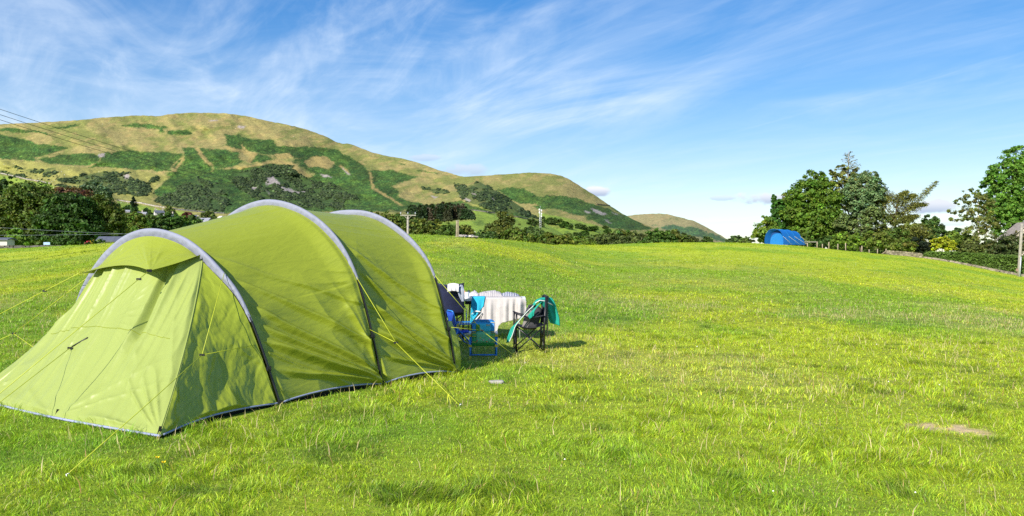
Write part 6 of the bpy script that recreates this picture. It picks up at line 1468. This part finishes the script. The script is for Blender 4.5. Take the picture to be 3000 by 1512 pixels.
# things on the table
def on_table(px, py, dy=.0): p = at(px, py, 15.0 + dy); return np.array([p[0], p[1], TB[2] + th_])
mg = thing('mug', 'white enamel mug on the left end of the table', 'mug', on_table(1368, 865, -.20)); rr_ = .043
MB().tube([(0, 0, 0), (0, 0, .005), (0, 0, .10), (0, 0, .105)], [.04, .043, .043, .045], 16).build('body', M['white'], mg); a = np.linspace(-1.4, 1.4, 10); MB().tube(np.stack([rr_ + .028 * np.cos(a), 0 * a, .055 + .032 * np.sin(a)], 1), .006, 6).build('handle', M['white'], mg)
pk = thing('food_packet', 'small orange packet beside the white mug', 'packet', on_table(1358, 866, -.10)); m = MB(); blob(m, (0, 0, .055), (.035, .02, .055), 12, rough=.12); m.build('pouch', plain('orange_foil', (.75, .20, .03), .4, .1), pk); MB().box((0, 0, .115), (.06, .006, .02)).build('seal', plain('pale_orange_foil', (.8, .45, .25), .4, .1), pk, False)
bt = thing('bottle', 'small dark blue capped bottle behind the mug', 'bottle', on_table(1373, 858, .05)); MB().tube([(0, 0, 0), (0, 0, .08), (0, 0, .10), (0, 0, .105)], [.03, .03, .018, .018], 12).build('body', plain('blue_bottle', (.02, .08, .3), .3), bt); MB().tube([(0, 0, .105), (0, 0, .13)], .022, 12).build('cap', M['black'], bt)
bt = thing('bottle', 'small dark bottle standing in the white bundle', 'bottle', on_table(1389, 858, .12)); MB().tube([(0, 0, 0), (0, 0, .09), (0, 0, .10), (0, 0, .11)], [.025, .025, .014, .014], 12).build('body', plain('smoked_bottle', (.04, .05, .08), .3), bt); MB().tube([(0, 0, .11), (0, 0, .135)], .02, 12).build('cap', M['black'], bt)
def heap(name, label, cat, x0, x1, hmax, mat, seed, y0=-.15, y1=.28, stripes=None):
    n = 60; U_, V_ = np.meshgrid(np.linspace(0, 1, n), np.linspace(0, 1, 40), indexing='ij'); hgt = np.sin(U_ * math.pi) ** .6 * np.sin(V_ * math.pi) ** .5 * hmax * (.55 + .75 * fbm(U_ * 5 + seed, V_ * 3, 3, seed)) + .010 * ridge(U_ * 16 + V_ * 4, V_ * 3, seed + 3) ** 3
    P_ = np.stack([x0 + (x1 - x0) * U_ + .03 * (vn(V_ * 5, U_, seed) - .5), y0 + (y1 - y0) * V_ + .03 * (vn(U_ * 6, V_, seed + 1) - .5), th_ + .016 + hgt * np.clip(np.minimum(np.minimum(U_, 1 - U_), np.minimum(V_, 1 - V_)) * 12, 0, 1)], -1)
    o = cloth(name, mat, P_, None, .006); o.location = tuple(TB); return tag(o, label, cat)
def striped(name, a, b, sc):
    m, nt_, out_ = new_mat(name); bb = N(nt_, 'ShaderNodeBsdfPrincipled'); bb.inputs['Roughness'].default_value = .9; tcx = N(nt_, 'ShaderNodeTexCoord'); wv = N(nt_, 'ShaderNodeTexWave'); wv.inputs['Scale'].default_value = sc; wv.inputs['Distortion'].default_value = 1.0
    nt_.links.new(tcx.outputs['Object'], wv.inputs['Vector']); mxx = N(nt_, 'ShaderNodeMix', data_type='RGBA'); mxx.inputs[6].default_value = (*a, 1); mxx.inputs[7].default_value = (*b, 1); nt_.links.new(wv.outputs['Fac'], mxx.inputs[0]); nt_.links.new(mxx.outputs[2], bb.inputs['Base Color']); nt_.links.new(bb.outputs[0], out_.inputs['Surface']); return m
heap('striped_towel', 'white and grey striped towel heaped on the table', 'towel', -.28, .22, .10, striped('grey_striped_cloth', (.48, .45, .44), (.30, .28, .30), 9), 61, -.02, .30)
heap('striped_cloth', 'blue grey striped cloth lying behind the beige sheet', 'cloth', .12, .52, .06, striped('blue_striped_cloth', (.42, .42, .46), (.12, .14, .22), 7), 65, .06, .32)
heap('white_bundle', 'crumpled white bundle beside the mug', 'bundle', -.44, -.24, .10, plain('white_cotton', (.48, .46, .47), .9, .08), 68, -.05, .2)
# things lying under the table
for (px, py, s, lb, mt) in ((1368, 1004, (.07, .045, .04), 'white shoe lying under the left end of the table', M['white']), (1360, 999, (.06, .05, .05), 'dark shoe lying under the table', M['blackcloth'])):
    p = G(px, py); z = gz_(p[0], p[1]); o = thing('shoe', lb, 'shoe', (p[0], p[1], z)); m = MB(); blob(m, (0, 0, s[2] * .9), s, 21); m.build('upper', mt, o); MB().box((0, 0, .012), (s[0] * 2.1, s[1] * 2, .024)).build('sole', M['white'], o, False)

# navy chair with its back to us and a grey towel over it
NV = np.array([gx(1308, 14.6), 14.6, 0]); NV[2] = gz_(NV[0], NV[1])
camp_chair('navy camp chair with a grey towel hung on its back', NV, rad(-72), M['navy'], False, .47, 1.02)
NT2 = lambda px, py, d: at(px, py, d)
U_, V_ = np.meshgrid(np.linspace(0, 1, 26), np.linspace(0, 1, 40), indexing='ij'); x0, x1 = gx(1312, 14.3), gx(1345, 14.3)
zt = at(0, 833, 14.3)[2]; zl = at(0, 855, 14.3)[2]
fr_ = np.clip(V_ * 2 - 1, 0, 1); bk = np.clip(1 - V_ * 2, 0, 1)
P_ = np.stack([x0 + (x1 - x0) * U_ + .0 * V_, 14.27 - .07 * np.sin(np.clip(V_ - .5, 0, .5) * math.pi) + .10 * bk + .012 * np.sin(U_ * 17) * fr_, zt - (zt - zl) * fr_ ** 1.1 - .2 * bk + .02 * np.sin(U_ * 3.1)], -1)
o = cloth('grey_towel', plain('pale_grey_towel', (.58, .56, .56), .9, .12, 18, bump=.3), P_, None, .012); tag(o, 'crumpled pale grey towel over the top of the navy chair', 'towel')
P_ = ribbon([at(1347, 834, 14.40), at(1350, 850, 14.26), at(1353, 868, 14.25), at(1357, 884, 14.26)], [.10, .12, .10, .04], [(1, .1, .2), (1, 0, .1), (1, 0, .1), (1, 0, .1)], 30, 10, .010, 6); o = cloth('blue_grey_shirt', plain('blue_grey_cotton', (.30, .33, .40), .9, .1, 14), P_, None, .008); tag(o, 'blue grey garment hanging at the right corner of the navy chair', 'garment')
wb = at(1291, 885, 14.9); o = thing('carrier_bag', 'white carrier bag between the tent and the navy chair', 'bag', (wb[0], wb[1], wb[2] - .1)); m = MB(); blob(m, (0, 0, .09), (.07, .06, .10), 33, rough=.2); m.build('pouch', plain('white_plastic', (.75, .75, .78), .4, .08), o); m = MB(); a = np.linspace(0, math.pi, 10); m.tube(np.stack([.04 * np.cos(a), 0 * a, .18 + .05 * np.sin(a)], 1), .006, 5); m.build('handle', M['white'], o)
pc = thing('camp_chair', 'pale chair back edge showing beside the last tent hoop', 'chair', (gx(1277, 15.2), 15.2, gz_(gx(1277, 15.2), 15.2)))
lil = plain('pale_lilac_cloth', (.55, .42, .46), .8, .1)
for s in (-.18, .09): cyl(pc, 'leg', M['white'], [(s, 0, 0), (s, 0, .5), (s - .02, .05, .96)], .012)
for s in (-.18, .09): cyl(pc, 'leg', M['white'], [(s, -.42, 0), (s, -.40, .44)], .012)
cloth('backrest', lil, np.stack(np.meshgrid(np.linspace(-.2, .08, 8), [0.03], indexing='ij') + [np.zeros((8, 1))], -1).repeat(2, 1) + np.array([[[0, 0, .62], [0, .02, .95]]]), pc, .012); cloth('seat', lil, np.array([[(-.18, -.42, .44), (.09, -.42, .44)], [(-.18, 0, .44), (.09, 0, .44)]], float), pc, .012)

# two children's folding chairs
BL = plain('bright_blue_tube', (.02, .20, .62), .35, .08); BLC = plain('blue_seat_cloth', (.01, .06, .42), .7, .12, 14); YL = plain('yellow_fitting', (.65, .48, .04), .5, .1)
KC = G(1416, 1053); KC[2] = gz_(KC[0], KC[1])
def kid_chair(label, loc, rz, scale=1.0, pic=True):
    r = thing('child_chair', label, 'chair', loc, None, rz); w_ = .205
    for s in (-1, 1):
        cyl(r, 'leg', BL, [(s * w_, -.02, 0), (s * (w_ + .002), .02, .16), (s * (w_ + .008), .06, .36)], .013); cyl(r, 'leg', BL, [(s * (w_ - .012), .34, 0), (s * (w_ - .012), .16, .20), (s * (w_ - .012), .02, .34)], .012)
        cyl(r, 'arm_post', BL, [(s * (w_ + .008), .06, .36), (s * (w_ + .008), .10, .40)], .012)
        MB().box((s * w_, -.02, .025), (.034, .036, .055)).build('foot', YL, r, False); MB().box((s * (w_ + .004), .035, .205), (.05, .045, .04)).build('fitting', YL, r, False); MB().box((s * (w_ + .008), .22, .395), (.035, .40, .022)).build('armrest', BL if not pic else M['insul'], r, False)
        MB().box((s * (w_ + .006), .05, .375), (.045, .04, .045)).build('fitting', YL, r, False)
        cyl(r, 'back_post', BL, [(s * .165, .06, .20), (s * .165, .02, .42), (s * .160, -.02, .60)], .012)
    cyl(r, 'crossbar', BL, [(-w_, -.018, .065), (w_, -.018, .065)], .008); cyl(r, 'crossbar', BL, [(-w_ + .01, .33, .03), (w_ - .01, .33, .03)], .008); cyl(r, 'top_bar', BL, [(-.16, -.02, .60), (-.12, -.025, .615), (.12, -.025, .615), (.16, -.02, .60)], .013)
    U_, V_ = np.meshgrid(np.linspace(0, 1, 10), np.linspace(0, 1, 10), indexing='ij'); cloth('seat', BLC, np.stack([-.17 + .34 * U_, .06 + .30 * V_, .235 - .03 * np.sin(U_ * math.pi) + .02 * V_], -1), r, .008)
    def strip(z0, z1, x0, x1, mat, off=0, nm='backrest'):
        f = lambda z: np.interp(z, [.19, .42, .62], [.045, .008, -.035])
        U_, V_ = np.meshgrid(np.linspace(0, 1, 8), np.linspace(0, 1, 5), indexing='ij'); Z_ = z0 + (z1 - z0) * V_; return cloth(nm, mat, np.stack([x0 + (x1 - x0) * U_, f(Z_) + .02 * np.sin((x0 + (x1 - x0) * U_ + .18) / .36 * math.pi) - off, Z_], -1), None if False else r, .006)
    if pic:
        bl = strip(.415, .60, -.178, .178, plain('sky_blue_print', (.025, .30, .85), .7, .06)); strip(.20, .411, -.178, .178, plain('meadow_green_print', (.07, .36, .16), .7, .08)); strip(.20, .245, -.178, .178, plain('deep_green_print', (.012, .22, .025), .7, .08), .006, 'hem')
        strip(.425, .565, -.115, .115, plain('paler_sky_print', (.05, .50, .88), .7, .06), .008, 'print'); strip(.25, .423, -.115, .115, plain('pale_meadow_print', (.15, .50, .30), .7, .06), .008, 'print')
        strip(.525, .55, .045, .105, plain('grey_cloud_print', (.40, .44, .5), .7, .05), .014, 'print')
        strip(.44, .55, -.115, -.055, plain('tree_print', (.06, .25, .05), .7, .1), .014, 'print')
        for (x, z, c) in ((-.10, .285, (.55, .05, .14)), (.06, .275, (.70, .16, .05)), (.10, .305, (.42, .12, .55)), (-.05, .33, (.6, .45, .05)), (.0, .30, (.55, .2, .3))):
            a = np.linspace(0, 2 * math.pi, 12, endpoint=False); f = np.interp(z, [.19, .42, .62], [.045, .008, -.035]); MB().add(np.vstack([[(x, f + .0, z)], np.stack([x + .014 * np.cos(a), np.full(12, f + .0), z + .011 * np.sin(a)], 1)]) - np.array([0, .012 - .02 * math.sin((x + .18) / .36 * math.pi), 0]), None, [(0, i + 1, (i + 1) % 12 + 1) for i in range(12)]).build('flower_print', plain('flower_print', c, .7, .05), r)
        for z in (.575, .43, .405, .355, .262):
            for s in (-1, 1): strip(z, z + .007, s * .118, s * .178, YL, .012, 'trim')
    else:
        strip(.20, .60, -.178, .178, BLC); strip(.24, .54, -.13, .13, plain('pale_picture_print', (.45, .50, .62), .7, .25, 9), -.03, 'print')
    return r
kid_chair("child's chair with a sky and meadow print, in front of the beige sheet", KC, rad(2))
K2 = np.array([gx(1322, 13.9), 13.9, 0]); K2[2] = gz_(K2[0], K2[1])
kid_chair("child's plain blue chair half hidden by the tent's last hoop", K2, rad(-68), pic=False)

# litter and marks in the grass
sc_ = G(1455, 1126); o = thing('stone', 'pale flat stone lying in the grass right of the tent', 'stone', (sc_[0], sc_[1], gz_(sc_[0], sc_[1]))); m = MB(); blob(m, (0, 0, .02), (.085, .045, .02), 51, rough=.2); m.build('slab', plain('pale_stone', (.36, .34, .30), .9, .15, 10), o)

# ------------------------------------------------------------------ the blue tent on the crest
BD = 108.0
B0 = np.array([gx(2268, BD), BD, float(tz(gx(2268, BD), BD))])
bt_ = thing('tunnel_tent', 'blue tunnel tent with an open porch pitched on the far crest', 'tent', B0)
blue = fabric('blue_tent_cloth', (.012, .15, .52), .25, .45, .3, .4); blue2 = fabric('darker_blue_cloth', (.008, .07, .26), .2, .5, .3, .3); blue3 = fabric('bright_blue_panel', (.015, .22, .62), .2, .45, .4, .4)
bax = np.array([.58, .815, 0]); bax = np.array([math.sin(rad(62)), math.cos(rad(62)), 0]); bpr = np.array([-bax[1], bax[0], 0])
pxm = F / BD
def arch(c, w_, h_, n=41): a = np.linspace(0, math.pi, n); ca = np.cos(a); return c + bpr * (np.sign(ca) * np.abs(ca) ** .8 * w_ / 2)[:, None] + np.array([0, 0, 1]) * (np.sin(a) ** .72 * h_)[:, None]
bpr = np.array([-math.cos(rad(8)), math.sin(rad(8)), 0])
st_ = [(0.0, 2.45, 2.08), (1.1, 2.45, 2.05), (2.2, 2.40, 2.02), (3.5, 2.2, 1.85), (4.3, 2.0, 1.1)]
ring = []; A_ = []
for i, (s, w_, h_) in enumerate(st_): ring.append(arch(bax * s, w_, h_))
for i in range(4):
    t = np.linspace(0, 1, 14)[:, None, None]; g_ = ring[i][None] * (1 - t) + ring[i + 1][None] * t; g_[..., 2] *= (1 - .05 * np.sin(t[..., 0] * math.pi)); g_ = g_ + .03 * (fbm(np.arange(14)[:, None] * .5 + i * 9, np.arange(41)[None] * .4, 3, 91) - .5)[..., None] * np.array([0, 0, 1]); m = MB(); fab_grid(m, np.maximum(g_, [-99, -99, .0]), np.stack(np.meshgrid(np.arange(14) * .1, np.arange(41) * .12, indexing='ij'), -1)); m.build('fly_sheet', blue, bt_)
for i in range(4): m = MB(); m.tube(ring[i] * 1.0 + [0, 0, .01], .03, 5); m.build('hoop', blue3 if i else blue, bt_)
# inner front wall set back under the porch, end wall
ii_ = arch(bax * .85, 2.25, 1.55); bot = ii_.copy(); bot[:, 2] = 0; t = np.linspace(0, 1, 8)[:, None, None]; m = MB(); g_ = ii_[None] * (1 - t) + bot[None] * t; fab_grid(m, g_, np.stack(np.meshgrid(np.arange(8) * .2, np.arange(41) * .12, indexing='ij'), -1)); m.build('front_wall', blue3, bt_)
m = MB(); o_ = arch(bax * .95, 2.42, 2.02); i2 = arch(bax * .93, 2.2, 1.5); t = np.linspace(0, 1, 4)[:, None, None]; g_ = o_[None] * (1 - t) + i2[None] * t; fab_grid(m, g_, np.stack(np.meshgrid(np.arange(4) * .2, np.arange(41) * .12, indexing='ij'), -1)); m.build('porch_lining', blue2, bt_)
e = ring[4]; bot = e.copy(); bot[:, 2] = 0; m = MB(); g_ = e[None] * (1 - t) + (bot + bax * .3)[None] * t; fab_grid(m, g_, np.stack(np.meshgrid(np.arange(4) * .2, np.arange(41) * .12, indexing='ij'), -1)); m.build('end_wall', blue2, bt_)
for (i, s) in ((0, 1.0), (1, 1.3), (2, 1.5), (3, 1.4)):
    p = ring[i][30 if bpr[0] > 0 else 31]; p = ring[i][np.argmin(np.abs(ring[i][:, 2] - 1.2) + (ring[i] @ -bpr < np.mean(ring[i] @ -bpr)) * 9)]; g = p + (-bpr) * s + bax * .3; g[2] = .0
    m = MB(); m.tube([p, g], .012, 4); m.build('guy_rope', plain('pale_yellow_line', (.7, .7, .35), .5), bt_)

# crest-side grass lip and buttercups in the foreground
def buttercup(px, py, k):
    p = G(px, py); r = thing('buttercup', ('left one of the two yellow buttercups in front of the tent', 'right one of the two yellow buttercups in front of the tent')[k], 'flower', (p[0], p[1], gz_(p[0], p[1])), 'buttercups in the foreground grass')
    MB().tube([(0, 0, 0), (.004, 0, .05), (0, 0, .085)], .0014, 5).build('stem', plain('flower_stem', (.1, .2, .03), .6), r)
    m = MB()
    for q in range(5):
        a = q * 2 * math.pi / 5; m.add([(0, 0, .085), (.016 * math.cos(a - .5), .016 * math.sin(a - .5), .094), (.021 * math.cos(a), .021 * math.sin(a), .099), (.016 * math.cos(a + .5), .016 * math.sin(a + .5), .094)], [(0, 1, 2, 3)])
    m.build('petals', plain('buttercup_yellow', (.9, .62, .01), .35, .05), r)
buttercup(461, 1375, 0); buttercup(479, 1390, 1)
